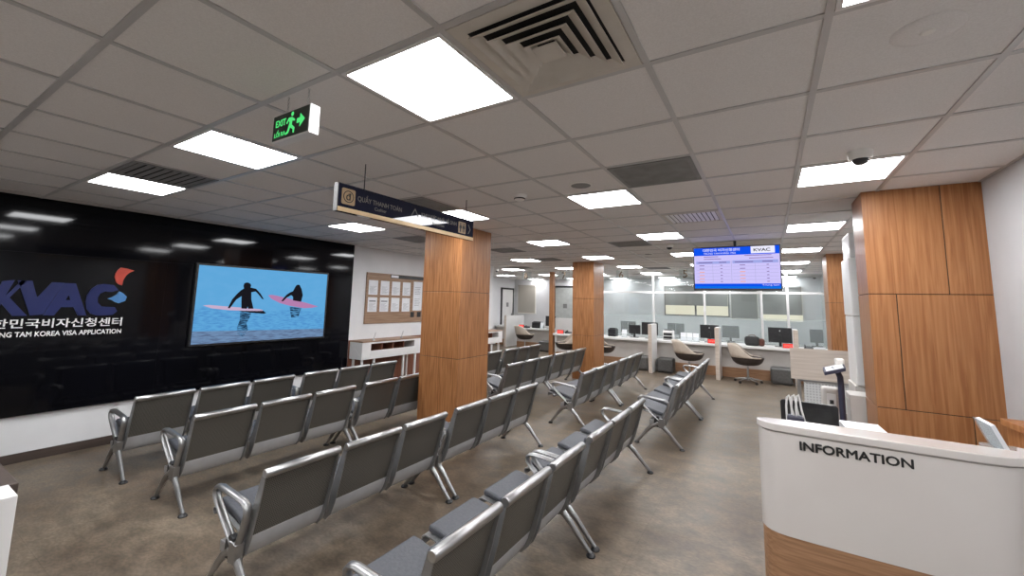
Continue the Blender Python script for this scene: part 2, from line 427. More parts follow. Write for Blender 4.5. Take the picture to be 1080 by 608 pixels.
# ventilation
def grille(i, j, label, ni=1, mat='grey_vent', slat='grey_vent', along='x', n=14, tilt=.010, frame='grey_vent', name='ceiling_vent'):
    x, y = cell(i, j)
    t = thing(name, label, 'ceiling vent', (x, y, CEIL))
    w = T * ni / 2 - .016; d = T / 2 - .016
    f = MB()
    for a in ((-w, w, -d, -d + .03), (-w, w, d - .03, d), (-w, -w + .03, -d + .03, d - .03), (w - .03, w, -d + .03, d - .03)): f.box(*a, -.012, -.001)
    f.build('frame', frame, t, bevel=.002)
    MB().box(-w + .03, w - .03, -d + .03, d - .03, -.003, -.001).build('backing', 'void', t)
    s = MB()
    for k in range(n):
        q = -d + .03 + (2 * d - .06) * (k + .5) / n if along == 'x' else -w + .03 + (2 * w - .06) * (k + .5) / n
        e = (2 * d - .06) / n * (.46 if n > 12 else .30) if along == 'x' else (2 * w - .06) / n * .36
        if along == 'x':
            s.prism([(q - e, -.005), (q - e + .003, -.0065), (q + e, -.011), (q + e - .003, -.0095)], lambda u, v, z: (z, u, v), -w + .03, w - .03)
        else:
            s.prism([(q - e, -.011), (q - e + .003, -.011), (q + e, -.004), (q + e - .003, -.004)], lambda u, v, z: (u, z, v), -d + .03, d - .03)
    s.build('slats', slat, t)
    return t
grille(-1.5, 5.5, 'dark grey return-air grille beside the round speaker', n=26)
grille(2.5, 5.5, 'grey return-air grille above the hanging navy sign', n=26)
grille(4.5, 2.5, 'slotted grey grille between the two lights near the black wall', n=9)
grille(5.5, 8.5, 'dark slot grille over the notice board', n=8)
grille(4.5, 11.5, 'grey grille behind top of the nearest pillar', n=20)
grille(0.5, 11.5, 'grey grille left of the small ceiling camera by the wall screen', n=20)
grille(4.5, 14.5, 'grey grille above the middle pillar', n=20)
grille(7.5, 17.5, 'grey grille over the alcove entrance', n=20)
grille(1.5, 19.5, 'grey grille above the counter numbered five', n=20)
grille(-1.5, 8.5, 'white supply-air vent with bright curved blades above the hanging screen', n=11, along='y', slat='white', frame='vent_white')

# four-way diffuser
x, y = cell(-1.5, 2.5)
t = thing('air_diffuser', 'large cream four-way square air diffuser next to nearest light', 'ceiling vent', (x, y, CEIL))
w0 = T / 2 - .016
def sq_ring(mb, r0, z0, r1, z1, th=.004):
    q = [(1, 1), (-1, 1), (-1, -1), (1, -1)]
    for k in range(4):
        a, b = q[k], q[(k + 1) % 4]
        P = [(a[0] * r0, a[1] * r0, z0), (b[0] * r0, b[1] * r0, z0), (b[0] * r1, b[1] * r1, z1), (a[0] * r1, a[1] * r1, z1)]
        Q = [(p[0], p[1], p[2] + th) for p in P]
        vs = [mb.bm.verts.new(p) for p in P + Q]
        for f in ((0, 1, 2, 3), (7, 6, 5, 4), (0, 4, 5, 1), (2, 6, 7, 3), (1, 5, 6, 2), (3, 7, 4, 0)): mb.bm.faces.new([vs[i] for i in f])
MBB = MB(); sq_ring(MBB, w0, -.008, w0 - .055, -.008, .006); MBB.build('frame', 'vent_white', t)
MB().box(-w0 + .05, w0 - .05, -w0 + .05, w0 - .05, -.0045, -.001).build('backing', 'void', t)
for k, r in enumerate((w0 - .055, w0 - .105, w0 - .155, w0 - .205)):
    m_ = MB(); sq_ring(m_, r - .004, -.027, r - .042, -.006, .004); m_.build('louvre', 'vent_white', t)
MB().box(-.05, .05, -.05, .05, -.028, -.022).build('centre_plate', 'vent_white', t)

# small ceiling devices
def ceil_dev(name, label, cat, i, j, prof, mat, extra=None):
    x, y = cell(i, j)
    t = thing(name, label, cat, (x, y, CEIL))
    MB().lathe(prof, segs=24).build('housing', mat, t, smooth='auto')
    if extra: 
        for nm, pr, mt in extra: MB().lathe(pr, segs=24).build(nm, mt, t, smooth='auto')
    return t
ceil_dev('ceiling_speaker', 'round grey speaker behind the light in the third line', 'speaker', -.47, 5.56, [(0, -.010), (.085, -.010), (.098, -.006), (.10, -.001), (0, -.001)], 'cream', [('grille', [(0, -.0125), (.08, -.0115), (.083, -.0095), (0, -.0095)], 'grey_vent')])
ceil_dev('ceiling_speaker', 'small round speaker further back toward the counters', 'speaker', .62, 14.02, [(0, -.010), (.075, -.010), (.088, -.006), (.09, -.001), (0, -.001)], 'cream', [('grille', [(0, -.0125), (.07, -.0115), (.073, -.0095), (0, -.0095)], 'grey_vent')])
ceil_dev('smoke_detector', 'white domed smoke detector with dark slots above the nearest pillar', 'smoke detector', .59, 5.67, [(0, -.055), (.035, -.053), (.05, -.042), (.052, -.03), (.065, -.024), (.07, -.001), (0, -.001)], 'cream', [('slot_ring', [(.0525, -.042), (.0535, -.040), (.0535, -.033), (.0525, -.031)], 'void')])
ceil_dev('ceiling_sensor', 'flat round white fitting over the information desk', 'sensor', -3.51, 3.45, [(0, -.008), (.07, -.008), (.098, -.003), (.10, -.001), (0, -.001)], 'ceil', [('lens', [(0, -.016), (.018, -.013), (.022, -.008), (0, -.008)], 'cream')])
def dome(i, j, label):
    ceil_dev('dome_camera', label, 'security camera', i, j, [(0, -.052), (.052, -.052), (.062, -.042), (.066, -.001), (0, -.001)], 'cream', [('dome', [(0, -.088), (.02, -.085), (.034, -.076), (.042, -.064), (.044, -.052), (0, -.052)], 'black')])
dome(-3.53, 5.73, 'white dome camera with dark lens near the wooden wall')
dome(-.41, 12.04, 'small dome camera left of the hanging screen')
dome(9.19, 17.97, 'tiny dome camera at the alcove wall corner')
dome(11.38, 26.4, 'tiny dome camera by the back wall beside the thin wooden post')
dome(-4.72, 26.4, 'tiny dome camera in the back corner near right pillar')

# pillars clad in veneer panels
def pillar(x0, x1, y0, y1, label, mat='wood', front_split=None):
    t = thing('pillar', label, 'pillar', ((x0 + x1) / 2, (y0 + y1) / 2, 0)); t['kind'] = 'structure'
    MB().box(x0 + .006, x1 - .006, y0 + .006, y1 - .006, 0, CEIL).build('core', 'groove', t, wspace=True)
    for za, zb in ((0, 1.008), (1.014, 1.868), (1.874, CEIL - .001)):
        MB().box(x0, x1, y0, y1, za, zb).build('cladding_panel', mat, t, bevel=.003, wspace=True)
    return t
pillar(-4.06, -3.40, 4.26, 4.93, 'oak-clad square pillar nearest the camera, behind the hanging navy sign')
pillar(-4.01, -3.475, 9.33, 10.03, 'oak-clad pillar in the middle, in front of the counters')
pillar(0.93, 1.42, 9.34, 10.0, 'oak-clad pillar at the right, behind the pale folded table')
# wood wall block at the right
t = thing('pillar', 'large oak-panelled wall block behind the information desk', 'pillar', (1.06, 4.7, 0)); t['kind'] = 'structure'
X0, X1, Y0, Y1 = .71, XR, 4.47, 4.93
MB().box(X0 + .006, X1, Y0 + .006, Y1 - .006, 0, CEIL).build('core', 'groove', t, wspace=True)
for za, zb, cuts in ((0, .988, (1.25,)), (.994, 1.888, (.883,)), (1.894, CEIL - .001, (1.19,))):
    xs = [X0] + list(cuts) + [X1]
    for a, b in zip(xs, xs[1:]):
        MB().box(a + (.003 if a != X0 else 0), b - (.003 if b != X1 else 0), Y0, Y0 + .02, za, zb).build('cladding_panel', 'wood_dark', t, bevel=.002, wspace=True)
    MB().box(X0, X0 + .012, Y0 + .021, Y1, za, zb).build('side_panel', 'wood_dark', t, bevel=.002, wspace=True)
# thin wooden post by the counters
t = struct('post', MB().box(-6.02, -5.88, 12.12, 12.26, 0, CEIL), 'wood', 'thin oak post between the two counters, left of middle pillar', 'post', bevel=.004)

# ------------------------------------------------------------------ black feature wall, sign letters, screen
PX = -6.60
t = thing('feature_panel', 'tall glossy black panel covering the left wall', 'wall panel', (XL + .03, 1.0, .48))
MB().box(XL, PX - .004, -3.1, 5.04, .49, CEIL - .002).build('backing', 'black_matt', t, wspace=True)
for a, b in ((-3.1, -.6), (-.598, 2.226), (2.228, 5.05)):
    for za, zb in ((.48, 2.16), (2.162, CEIL - .002)):
        MB().box(PX - .004, PX, a, b, za, zb).build('panel', 'gloss_black', t, wspace=True)
S = thing('wall_sign', 'blue KVAC letters with red and blue swoosh on black panel', 'sign', (PX, 1.1, 1.5))
def flatshape(pts, name, mat, parent, d=.02, x=PX):
    return MB().prism(pts, YZ(x, 1), 0, d).build(name, mat, parent, wspace=True)
flatshape([(.80, 1.50), (.885, 1.85), (.965, 1.865), (.92, 1.70), (1.01, 1.862), (1.045, 1.862), (.95, 1.685), (1.085, 1.50), (.985, 1.50), (.90, 1.625), (.873, 1.50)][::-1], 'letter', 'letter_blue', S)
flatshape([(.985, 1.862), (1.086, 1.865), (1.137, 1.69), (1.229, 1.857), (1.319, 1.855), (1.196, 1.512), (1.105, 1.502)], 'letter', 'letter_blue', S)
A_ = MB()
A_.prism([(1.319, 1.853), (1.369, 1.725), (1.350, 1.667), (1.322, 1.589), (1.278, 1.499), (1.197, 1.501)], YZ(PX, 1), 0, .02)
A_.prism([(1.319, 1.853), (1.411, 1.852), (1.531, 1.495), (1.461, 1.497), (1.42, 1.589), (1.387, 1.667), (1.369, 1.725)], YZ(PX, 1), 0, .02)
A_.prism([(1.322, 1.589), (1.42, 1.589), (1.387, 1.667), (1.350, 1.667)], YZ(PX, 1), 0, .0195)
A_.build('letter', 'letter_blue', S, wspace=True)
flatshape([(1.775, 1.79), (1.73, 1.849), (1.646, 1.858), (1.59, 1.845), (1.545, 1.80), (1.513, 1.723), (1.510, 1.65), (1.525, 1.57), (1.561, 1.518), (1.61, 1.497), (1.656, 1.493), (1.751, 1.500), (1.789, 1.543), (1.763, 1.59), (1.70, 1.592), (1.645, 1.60), (1.61, 1.645), (1.606, 1.70), (1.62, 1.745), (1.66, 1.772), (1.72, 1.768)], 'letter', 'letter_blue', S)
flatshape([(1.772, 2.059), (1.83, 2.052), (1.897, 2.031), (1.855, 2.005), (1.825, 1.965), (1.805, 1.91), (1.801, 1.847), (1.768, 1.86), (1.745, 1.885), (1.727, 1.943), (1.73, 1.985), (1.745, 2.025)], 'red_swoosh', 'red', S, .026)
flatshape([(1.691, 1.687), (1.73, 1.708), (1.765, 1.738), (1.785, 1.775), (1.82, 1.755), (1.858, 1.713), (1.848, 1.665), (1.793, 1.636), (1.76, 1.65), (1.725, 1.675)], 'blue_swoosh', 'swoosh_blue', S, .026)
lettering('korean_lettering', '대한민국비자신청센터', 'letter_white', S, (PX, 1.845, 1.372), RY, UP, width=1.09, height=.095, depth=.012, bold=.012, align='R')
lettering('english_lettering', 'TRUNG TAM KOREA VISA APPLICATION', 'letter_white', S, (PX, 1.85, 1.283), RY, UP, width=1.04, height=.05, depth=.008, bold=.022, align='R')

def poly_on(parent, name, pts, mat, x, d=.001):
    return MB().prism(pts, YZ(x, 1), 0, d).build(name, mat, parent, wspace=True)
TV = thing('television', 'large wall screen showing two surfers in blue sea, on black panel', 'television', (PX, 3.53, 1.625))
MB().box(PX, PX + .05, 2.53, 4.52, 1.065, 2.19).build('body', 'black', TV, bevel=.006, wspace=True)
scr = MB().box(PX + .05, PX + .0505, 2.558, 4.49, 1.095, 2.16).build('screen', 'v_sky', TV, wspace=True)
sx = PX + .0506
poly_on(scr, 'sea', [(2.558, 1.245), (4.49, 1.215), (4.49, 1.50), (3.9, 1.55), (3.3, 1.52), (2.9, 1.57), (2.558, 1.60)], 'v_sea', sx)
poly_on(scr, 'shore_water', [(2.558, 1.095), (4.49, 1.095), (4.49, 1.225), (3.527, 1.245), (2.558, 1.27)], 'v_shore', sx + .001)
poly_on(scr, 'reflection', [(3.13, 1.54), (3.29, 1.53), (3.262, 1.427), (3.23, 1.36), (3.26, 1.26), (3.2, 1.16), (3.12, 1.2), (3.109, 1.308), (3.135, 1.405)], 'v_refl', sx + .001)
poly_on(scr, 'reflection', [(3.86, 1.6), (4.06, 1.58), (4.02, 1.44), (3.9, 1.42)], 'v_refl', sx + .001)
poly_on(scr, 'surfboard', [(2.65, 1.614), (2.72, 1.622), (2.904, 1.605), (3.154, 1.585), (3.40, 1.562), (3.448, 1.547), (3.44, 1.532), (3.254, 1.535), (2.975, 1.548), (2.757, 1.575)], 'v_pink', sx + .002)
poly_on(scr, 'surfboard_shadow', [(3.1, 1.540), (3.45, 1.540), (3.50, 1.505), (3.47, 1.492), (3.254, 1.512)], 'v_dark', sx + .002)
poly_on(scr, 'surfer', [(2.96, 1.579), (3.005, 1.701), (3.06, 1.78), (3.107, 1.832), (3.149, 1.865), (3.138, 1.90), (3.145, 1.935), (3.17, 1.952), (3.20, 1.953), (3.235, 1.935), (3.245, 1.905), (3.236, 1.882), (3.32, 1.865), (3.388, 1.797), (3.446, 1.713), (3.42, 1.715), (3.36, 1.785), (3.315, 1.825), (3.256, 1.812), (3.266, 1.705), (3.308, 1.570), (3.235, 1.568), (3.225, 1.60), (3.212, 1.568), (3.14, 1.572), (3.130, 1.68), (3.126, 1.752), (3.06, 1.70), (2.985, 1.575)], 'v_dark', sx + .003)
poly_on(scr, 'surfboard', [(3.505, 1.774), (3.56, 1.782), (3.638, 1.770), (3.863, 1.722), (4.13, 1.665), (4.352, 1.606), (4.25, 1.582), (4.108, 1.575), (3.872, 1.612), (3.70, 1.655), (3.56, 1.72)], 'v_rose', sx + .002)
poly_on(scr, 'surfer', [(3.715, 1.685), (3.76, 1.75), (3.799, 1.796), (3.85, 1.83), (3.893, 1.848), (3.915, 1.90), (3.935, 1.939), (3.96, 1.958), (3.995, 1.955), (4.036, 1.887), (4.065, 1.789), (4.044, 1.68), (3.906, 1.70), (3.90, 1.76), (3.869, 1.785), (3.80, 1.745), (3.745, 1.685)], 'v_dark', sx + .003)

# ------------------------------------------------------------------ notice board and papers
NB = thing('notice_board', 'brown wood notice board on white wall, right of black panel', 'notice board', (XL, 6.4, 1.28))
MB().box(XL + .002, XL + .025, 5.40, 7.7, 1.27, 2.27).build('board', 'wood_board', NB, bevel=.004, wspace=True)
MB().box(XL + .0255, XL + .034, 5.99, 7.6, 2.19, 2.262).build('header_strip', 'black', NB, wspace=True)
MB().box(XL + .0345, XL + .0375, 6.0, 6.2, 2.20, 2.25).build('header_label', 'paper', NB, wspace=True)
pw = [5.45, 5.745, 6.04, 6.34]
ords = ['leftmost', 'second from left', 'third from left', 'fourth from left']
for r_, (z0, z1, rn) in enumerate(((1.835, 2.12, 'upper'), (1.50, 1.785, 'lower'))):
    for k, y in enumerate(pw):
        p_ = MB().box(XL + .026, XL + .0285, y, y + .225, z0, z1).build('notice_sheet', 'paper', None)
        tag(p_, 'white printed sheet on notice board, %s row, %s' % (rn, ords[k]), 'paper', 'notice sheets')
        l_ = MB()
        if r_ == 1 and k < 2: l_.box(XL + .0285, XL + .0291, y + .03, y + .19, z1 - .085, z1 - .065)
        for q in range(7): l_.box(XL + .0285, XL + .0288, y + .03, y + .19 - .03 * ((q * 7 + k) % 3), z1 - .12 - .021 * q, z1 - .124 - .021 * q)
        l_.build('print', 'ink', p_)
p_ = MB().box(XL + .026, XL + .0285, 6.66, 6.93, 1.52, 2.15).build('notice_sheet', 'paper')
tag(p_, 'tall white notice on notice board, beside the pillar edge', 'paper', 'notice sheets')
l_ = MB()
for q in range(12):
    if q not in (5, 6): l_.box(XL + .0285, XL + .0291, 6.70, 6.88 - .02 * (q % 3), 2.02 - .036 * q, 2.026 - .036 * q)
l_.build('print', 'ink', p_)
for k, y in enumerate((6.60, 6.80)):
    c_ = MB().box(XL + .026, XL + .03, y, y + .11, 1.375, 1.49).build('card_plate', 'black')
    tag(c_, 'small black square plate low on notice board, %s of two' % ('left' if k == 0 else 'right'), 'plate', 'black plates')

# ------------------------------------------------------------------ writing consoles by the wall
def console(y0, y1, label):
    t = thing('writing_console', label, 'console table', (-6.46, (y0 + y1) / 2, 0), 'writing consoles')
    xf, xb = -6.28, XL + .022
    MB().box(xb, xf + .005, y0, y1, .955, .98).build('top', 'wood_board', t, bevel=.003, wspace=True)
    f = MB()
    f.box(xb, xf, y0, y1, .65, .68)
    f.box(xb, xf, y0, y0 + .20, .68, .953); f.box(xb, xf, y1 - .20, y1, .68, .953)
    f.box(xf - .02, xf, y0 + .2, y1 - .2, .68, .80); f.box(xf - .02, xf, y0 + .2, y1 - .2, .925, .953)
    f.build('frame', 'white', t, bevel=.003, wspace=True)
    MB().box(xb, xb + .012, y0 + .2, y1 - .2, .68, .953).build('back_panel', 'wood_red', t, wspace=True)
    d = MB()
    for k in range(1, 4):
        y = y0 + .2 + (y1 - y0 - .4) * k / 4; d.box(xb + .014, xf - .022, y - .008, y + .008, .681, .952)
    d.build('dividers', 'wood_red', t, wspace=True)
    for y in (y0 + .05, y0 + .32, y1 - .45, y1 - .12):
        for x in ((xf - .05,) if y < y1 - .2 and y > y0 + .1 else (xf - .05, xb + .06)):
            MB().box(x - .018, x + .018, y - .018, y + .018, 0, .65).build('leg', 'white', t, bevel=.002, wspace=True)
    return t
console(5.11, 6.62, 'white writing console with open shelf under the notice board')
console(8.3, 9.78, 'white writing console by the wall, beyond the nearest pillar')
for k, y in enumerate((5.42, 6.12)):
    t = thing('pen_holder', 'small pen on stand on writing console, %s' % ('nearer the black panel' if k == 0 else 'nearer the pillar'), 'pen holder', (-6.36, y, .98), 'pen holders')
    MB().lathe([(0, 0), (.028, 0), (.024, .014), (.012, .03), (0, .03)], segs=14).build('base', 'steel', t, smooth='auto')
    MB().tube([(0, 0, .03), (.01, .02, .09), (.014, .03, .14)], .004, 6).build('pen', 'steel', t)

# ------------------------------------------------------------------ bench seating
BL = 1.64
PITCH = BL / 3
def seg_profile(pts, th):
    """thin folded-sheet outline from a centre line in x-z"""
    L, Rr = [], []
    n = len(pts)
    for i, (x, z) in enumerate(pts):
        a = pts[max(i - 1, 0)]; b = pts[min(i + 1, n - 1)]
        dx, dz = b[0] - a[0], b[1] - a[1]; l = math.hypot(dx, dz); nx, nz = -dz / l, dx / l
        L.append((x + nx * th / 2, z + nz * th / 2)); Rr.append((x - nx * th / 2, z - nz * th / 2))
    return L + Rr[::-1]
XZ = lambda u, v, w: (u, w, v)
def make_bench():
    t = thing('bench', 'x', 'bench', (0, 0, 0), 'steel three-seat waiting benches')
    MB().box(-.385, -.325, -.02, BL + .02, .255, .315).build('beam', 'steel_grey', t, bevel=.006)
    for k in range(3):
        a = PITCH * k + .028; b = PITCH * (k + 1) - .028
        s = MB().prism(seg_profile([(-.600, .378), (-.617, .392), (-.615, .412), (-.59, .424), (-.54, .418), (-.40, .385), (-.27, .352), (-.235, .325), (-.245, .27), (-.27, .245)], .008), XZ, a + .006, b - .006)
        s = s.build('seat', 'steel_grey', t, smooth='auto')
        c = MB(); c.prism(seg_profile([(-.595, .452), (-.54, .448), (-.40, .416), (-.27, .383), (-.225, .372)], .040), XZ, a + .03, b - .03)
        c.build('cushion', 'cushion', s, bevel=.014, seg=3, smooth='auto')
        bk = MB(); bk.prism(seg_profile([(-.062, .735), (-.085, .665), (-.115, .565), (-.145, .46), (-.172, .380), (-.178, .362)], .006), XZ, a + .008, b - .008)
        bk = bk.build('backrest', 'perf', t, smooth='auto')
        pad = MB(); pad.prism(seg_profile([(-.100, .735), (-.118, .68), (-.152, .565), (-.183, .46), (-.205, .395)], .03), XZ, a + .04, b - .04)
        pad.build('back_pad', 'cushion', bk, bevel=.010, seg=3, smooth='auto')
        v = MB(); v.prism(seg_profile([(-.176, .366), (-.190, .322), (-.214, .272), (-.240, .238), (-.268, .222)], .007), XZ, a + .008, b - .008)
        v.build('valance', 'steel_light', bk, smooth='auto')
        for y in (a, b - .006):
            f = MB(); f.prism([(-.040, .752), (-.078, .750), (-.150, .55), (-.235, .375), (-.285, .305), (-.280, .228), (-.235, .222), (-.180, .275), (-.142, .36), (-.092, .54)], XZ, y, y + .006)
            f.build('side_flange', 'flange', bk, bevel=.0015)
        r = MB(); r.tube([(-.055, a - .003, .742), (-.055, a + .004, .742), (-.055, b - .004, .742), (-.055, b + .003, .742)], [.021, .026, .026, .021], 16, side=(1, 0, .35), flat=1.0)
        r.build('top_rail', 'chrome', bk, smooth='auto')
        if k < 2:
            g = MB(); yb = PITCH * (k + 1)
            g.prism([(-.30, .30), (-.18, .30), (-.165, .40), (-.185, .40), (-.24, .33)], XZ, yb - .004, yb + .004)
            g.build('bracket', 'steel', t, bevel=.001)
    for y in (0.0, BL):
        lg = MB()
        lg.tube([(-.30, y, .285), (-.265, y, .262), (-.215, y, .235), (-.15, y, .175), (-.07, y, .085), (-.004, y, .018)], [.030, .030, .027, .023, .019, .016], 10, side=(0, 1, 0), flat=.85)
        lg.tube([(-.27, y, .285), (-.31, y, .262), (-.36, y, .235), (-.42, y, .175), (-.49, y, .085), (-.546, y, .018)], [.030, .030, .027, .023, .019, .016], 10, side=(0, 1, 0), flat=.85)
        lg = lg.build('leg', 'steel', t, smooth='auto')
        for x in (-.002, -.548):
            MB().lathe([(0, 0), (.032, 0), (.034, .007), (.027, .017), (.014, .025), (0, .025)], (x, y, 0), 14).build('foot', 'black', lg, smooth='auto')
        hb = MB().prism([(-.335, .235), (-.20, .235), (-.215, .30), (-.245, .355), (-.29, .365), (-.325, .33)], XZ, y - .020, y + .020)
        hb.build('web', 'black', lg, bevel=.004)
        MB().prism([(-.275, .225), (-.205, .232), (-.195, .335), (-.268, .345)], XZ, y - .027, y + .027).build('hub', 'steel', lg, bevel=.005)
        loop = [(-.268, .315), (-.33, .365), (-.42, .435), (-.495, .497), (-.520, .530), (-.522, .560), (-.500, .582), (-.46, .588), (-.36, .580), (-.26, .572), (-.19, .564), (-.160, .548), (-.150, .518), (-.158, .48), (-.185, .40), (-.215, .325)]
        MB().tube([(x, y, z) for x, z in loop], .0145, 10, side=(0, 1, 0), flat=1.7).build('armrest', 'steel', t, smooth='auto')
    return t
bench = make_bench()
rows_near = [(-5.18, 1.61, 'row beside the black wall'), (-4.04, 1.655, 'second row from black wall'), (-2.455, 1.39, 'third row from black wall'), (-1.13, 1.34, 'row nearest the information desk')]
rows_far = [(-4.66, 5.72, 'row nearest the wall consoles'), (-3.52, 5.72, 'second row from left'), (-2.26, 5.75, 'third row from left'), (-0.965, 5.63, 'rightmost row below the hanging screen')]
first = True
for blk, rows in (('front block', rows_near), ('rear block by counters', rows_far)):
    for xr, y0, rn in rows:
        for k in range(2):
            o = bench if first else dup(bench)
            first = False
            o.location = (xr, y0 + k * (BL + .09), 0)
            o['label'] = 'steel three-seat bench, %s, %s, %s' % (blk, rn, 'end nearer camera' if k == 0 else 'end farther away')

# ------------------------------------------------------------------ hanging signs
HS = thing('hanging_sign', 'long glossy navy hanging sign with gold bottom edge and dong symbol', 'sign', (-2.49, 2.52, 2.36))
MB().box(-2.53, -2.492, 1.745, 3.29, 2.355, 2.555).build('board', 'navy', HS, wspace=True)
MB().box(-2.534, -2.488, 1.745, 3.29, 2.357, 2.388).build('gold_edge', 'gold', HS, bevel=.001, wspace=True)
MB().box(-2.532, -2.490, 1.738, 1.7445, 2.357, 2.555).build('end_cap', 'ottoman', HS, wspace=True)
for y in (1.97, 3.19):
    MB().tube([(-2.511, y, 2.555), (-2.511, y, CEIL)], .004, 8).build('hanging_rod', 'black', HS, wspace=True)
ic = MB().prism(rrect(1.772, 1.882, 2.412, 2.526, .012), YZ(-2.492, 1), 0, .002).build('icon_plate', 'gold_dull', HS, wspace=True)
rg = MB(); cy, cz = 1.827, 2.469
for r in (.043,):
    o_, i_ = arc(cy, cz, r, 0, 2 * PI, 32)[:-1], arc(cy, cz, r - .006, 0, 2 * PI, 32)[:-1]
    for k in range(32):
        q = (k + 1) % 32; rg.prism([o_[k], o_[q], i_[q], i_[k]], YZ(-2.490, 1), 0, .0015)
rg.build('coin_ring', 'letter_black', ic, wspace=True)
lettering('dong_symbol', 'đ', 'letter_black', ic, (-2.490, 1.808, 2.443), RY, UP, height=.052, depth=.0015, weight=.012)
M['sign_grey'] = surf('sign_grey_letter', (0.15, 0.14, 0.125), rough=0.4)
lettering('cashier_lettering', 'QUẦY THANH TOÁN', 'sign_grey', HS, (-2.492, 1.905, 2.452), RY, UP, width=.425, height=.062, depth=.0015, weight=0)
lettering('cashier_lettering', 'Cashier', 'sign_grey', HS, (-2.492, 2.06, 2.418), RY, UP, height=.026, depth=.0015)
MB().prism([(2.435, 2.455), (2.478, 2.52), (2.521, 2.455), (2.511, 2.455), (2.478, 2.506), (2.445, 2.455)], YZ(-2.492, 1), 0, .0015).build('arrow_up', 'sign_grey', HS, wspace=True)
lettering('restroom_lettering', 'KHU VỰC NHÀ VỆ SINH', 'sign_grey', HS, (-2.492, 2.555, 2.452), RY, UP, width=.47, height=.06, depth=.0015)
lettering('restroom_lettering', 'Restroom', 'sign_grey', HS, (-2.492, 2.70, 2.418), RY, UP, height=.026, depth=.0015)
ic = MB().prism(rrect(3.055, 3.165, 2.405, 2.515, .008), YZ(-2.492, 1), 0, .002).build('icon_plate', 'gold_dull', HS, wspace=True)
fg = MB()
for q in (3.085, 3.135):
    fg.prism(arc(q, 2.495, .009, 0, 2 * PI, 12)[:-1], YZ(-2.490, 1), 0, .0015)
    fg.prism([(q - .014, 2.483), (q + .014, 2.483), (q + .018, 2.452), (q + .008, 2.45), (q + .007, 2.415), (q - .007, 2.415), (q - .008, 2.45), (q - .018, 2.452)], YZ(-2.490, 1), 0, .0015)
fg.box(-2.490, -2.4885, 3.1085, 3.1115, 2.415, 2.505)
fg.build('restroom_figures', 'letter_black', ic, wspace=True)
MB().prism([(3.205, 2.505), (3.215, 2.505), (3.245, 2.46), (3.215, 2.415), (3.205, 2.415), (3.233, 2.46)], YZ(-2.492, 1), 0, .0015).build('arrow_right', 'sign_grey', HS, wspace=True)

# exit sign
EX = thing('exit_sign', 'green and black EXIT sign hanging on chains under the ceiling', 'sign', (-1.92, 1.07, 2.52))
ya = 1.06
bx = MB().box(-2.075, -1.766, ya, ya + .05, 2.515, 2.655)
bx.build('housing', 'white', EX, bevel=.003, wspace=True)
MB().box(-2.068, -1.772, ya - .002, ya - .0002, 2.522, 2.648).build('face', 'exit_board', EX, wspace=True)
PXZ = lambda u, v, w: (u, ya - .002 - w, v)
lettering('exit_lettering', 'EXIT', 'exit_green', EX, (-2.045, ya - .002, 2.588), RX, UP, width=.088, height=.034, depth=.001, weight=.015)
lettering('exit_lettering', 'LỐI RA', 'exit_green', EX, (-2.050, ya - .002, 2.536), RX, UP, width=.095, height=.036, depth=.001, weight=.012)
ar = MB().prism([(-1.865, 2.60), (-1.84, 2.60), (-1.84, 2.622), (-1.80, 2.588), (-1.84, 2.554), (-1.84, 2.576), (-1.865, 2.576)], PXZ, 0, .001)
ar.build('arrow', 'exit_green', EX, wspace=True)
rm = MB()
rm.prism(arc(-1.905, 2.632, .011, 0, 2 * PI, 12)[:-1], PXZ, 0, .001)
rm.prism([(-1.935, 2.618), (-1.905, 2.616), (-1.880, 2.600), (-1.884, 2.592), (-1.902, 2.598), (-1.905, 2.578), (-1.880, 2.560), (-1.882, 2.535), (-1.893, 2.535), (-1.895, 2.553), (-1.918, 2.566), (-1.930, 2.540), (-1.952, 2.534), (-1.954, 2.543), (-1.940, 2.552), (-1.925, 2.590), (-1.934, 2.604), (-1.945, 2.588), (-1.953, 2.593)], PXZ, 0, .0008)
rm.build('running_figure', 'exit_green', EX, wspace=True)
for x in (-2.0, -1.83):
    ch = MB()
    n = 9
    for k in range(n):
        z0 = 2.655 + (CEIL - 2.655) * k / n; z1 = z0 + (CEIL - 2.655) / n
        sd = (1, 0, 0) if k % 2 else (0, 1, 0)
        ch.tube([(x + sd[0] * .003, ya + .025 + sd[1] * .003, z0 - .001), (x + sd[0] * .003, ya + .025 + sd[1] * .003, z1)], .0011, 5)
        ch.tube([(x - sd[0] * .003, ya + .025 - sd[1] * .003, z0 - .001), (x - sd[0] * .003, ya + .025 - sd[1] * .003, z1)], .0011, 5)
    ch.build('chain', 'steel', EX, wspace=True)

# ------------------------------------------------------------------ hanging information screen
MS = thing('hanging_screen', 'ceiling-hung flat screen with blue header and lavender timetable', 'television', (-.39, 7.03, 2.01))
ym = 7.0
MB().box(-.975, .185, ym, ym + .055, 2.0, 2.665).build('body', 'black', MS, bevel=.004, wspace=True)
MB().tube([(-.39, ym + .03, 2.66), (-.39, ym + .03, CEIL)], .02, 12).build('ceiling_pole', 'black', MS, wspace=True)
sc = MB().box(-.958, .170, ym - .001, ym - .0001, 2.03, 2.652).build('screen', 's_lav', MS, wspace=True)
def sbox(name, mat, x0, x1, z0, z1, d=.001): return MB().box(x0, x1, ym - .001 - d, ym - .001, z0, z1).build(name, mat, sc, wspace=True)
sbox('header_band', 's_blue', -.958, .170, 2.535, 2.652)
sbox('logo_field', 's_white', -.185, .115, 2.548, 2.652, .002)
sbox('footer_band', 's_blue', -.958, .170, 2.062, 2.104)
sbox('footer_band', 's_azure', -.958, .170, 2.03, 2.062)
sbox('table_header', 's_band', -.93, -.46, 2.405, 2.445); sbox('table_header', 's_band', -.43, .15, 2.405, 2.45)
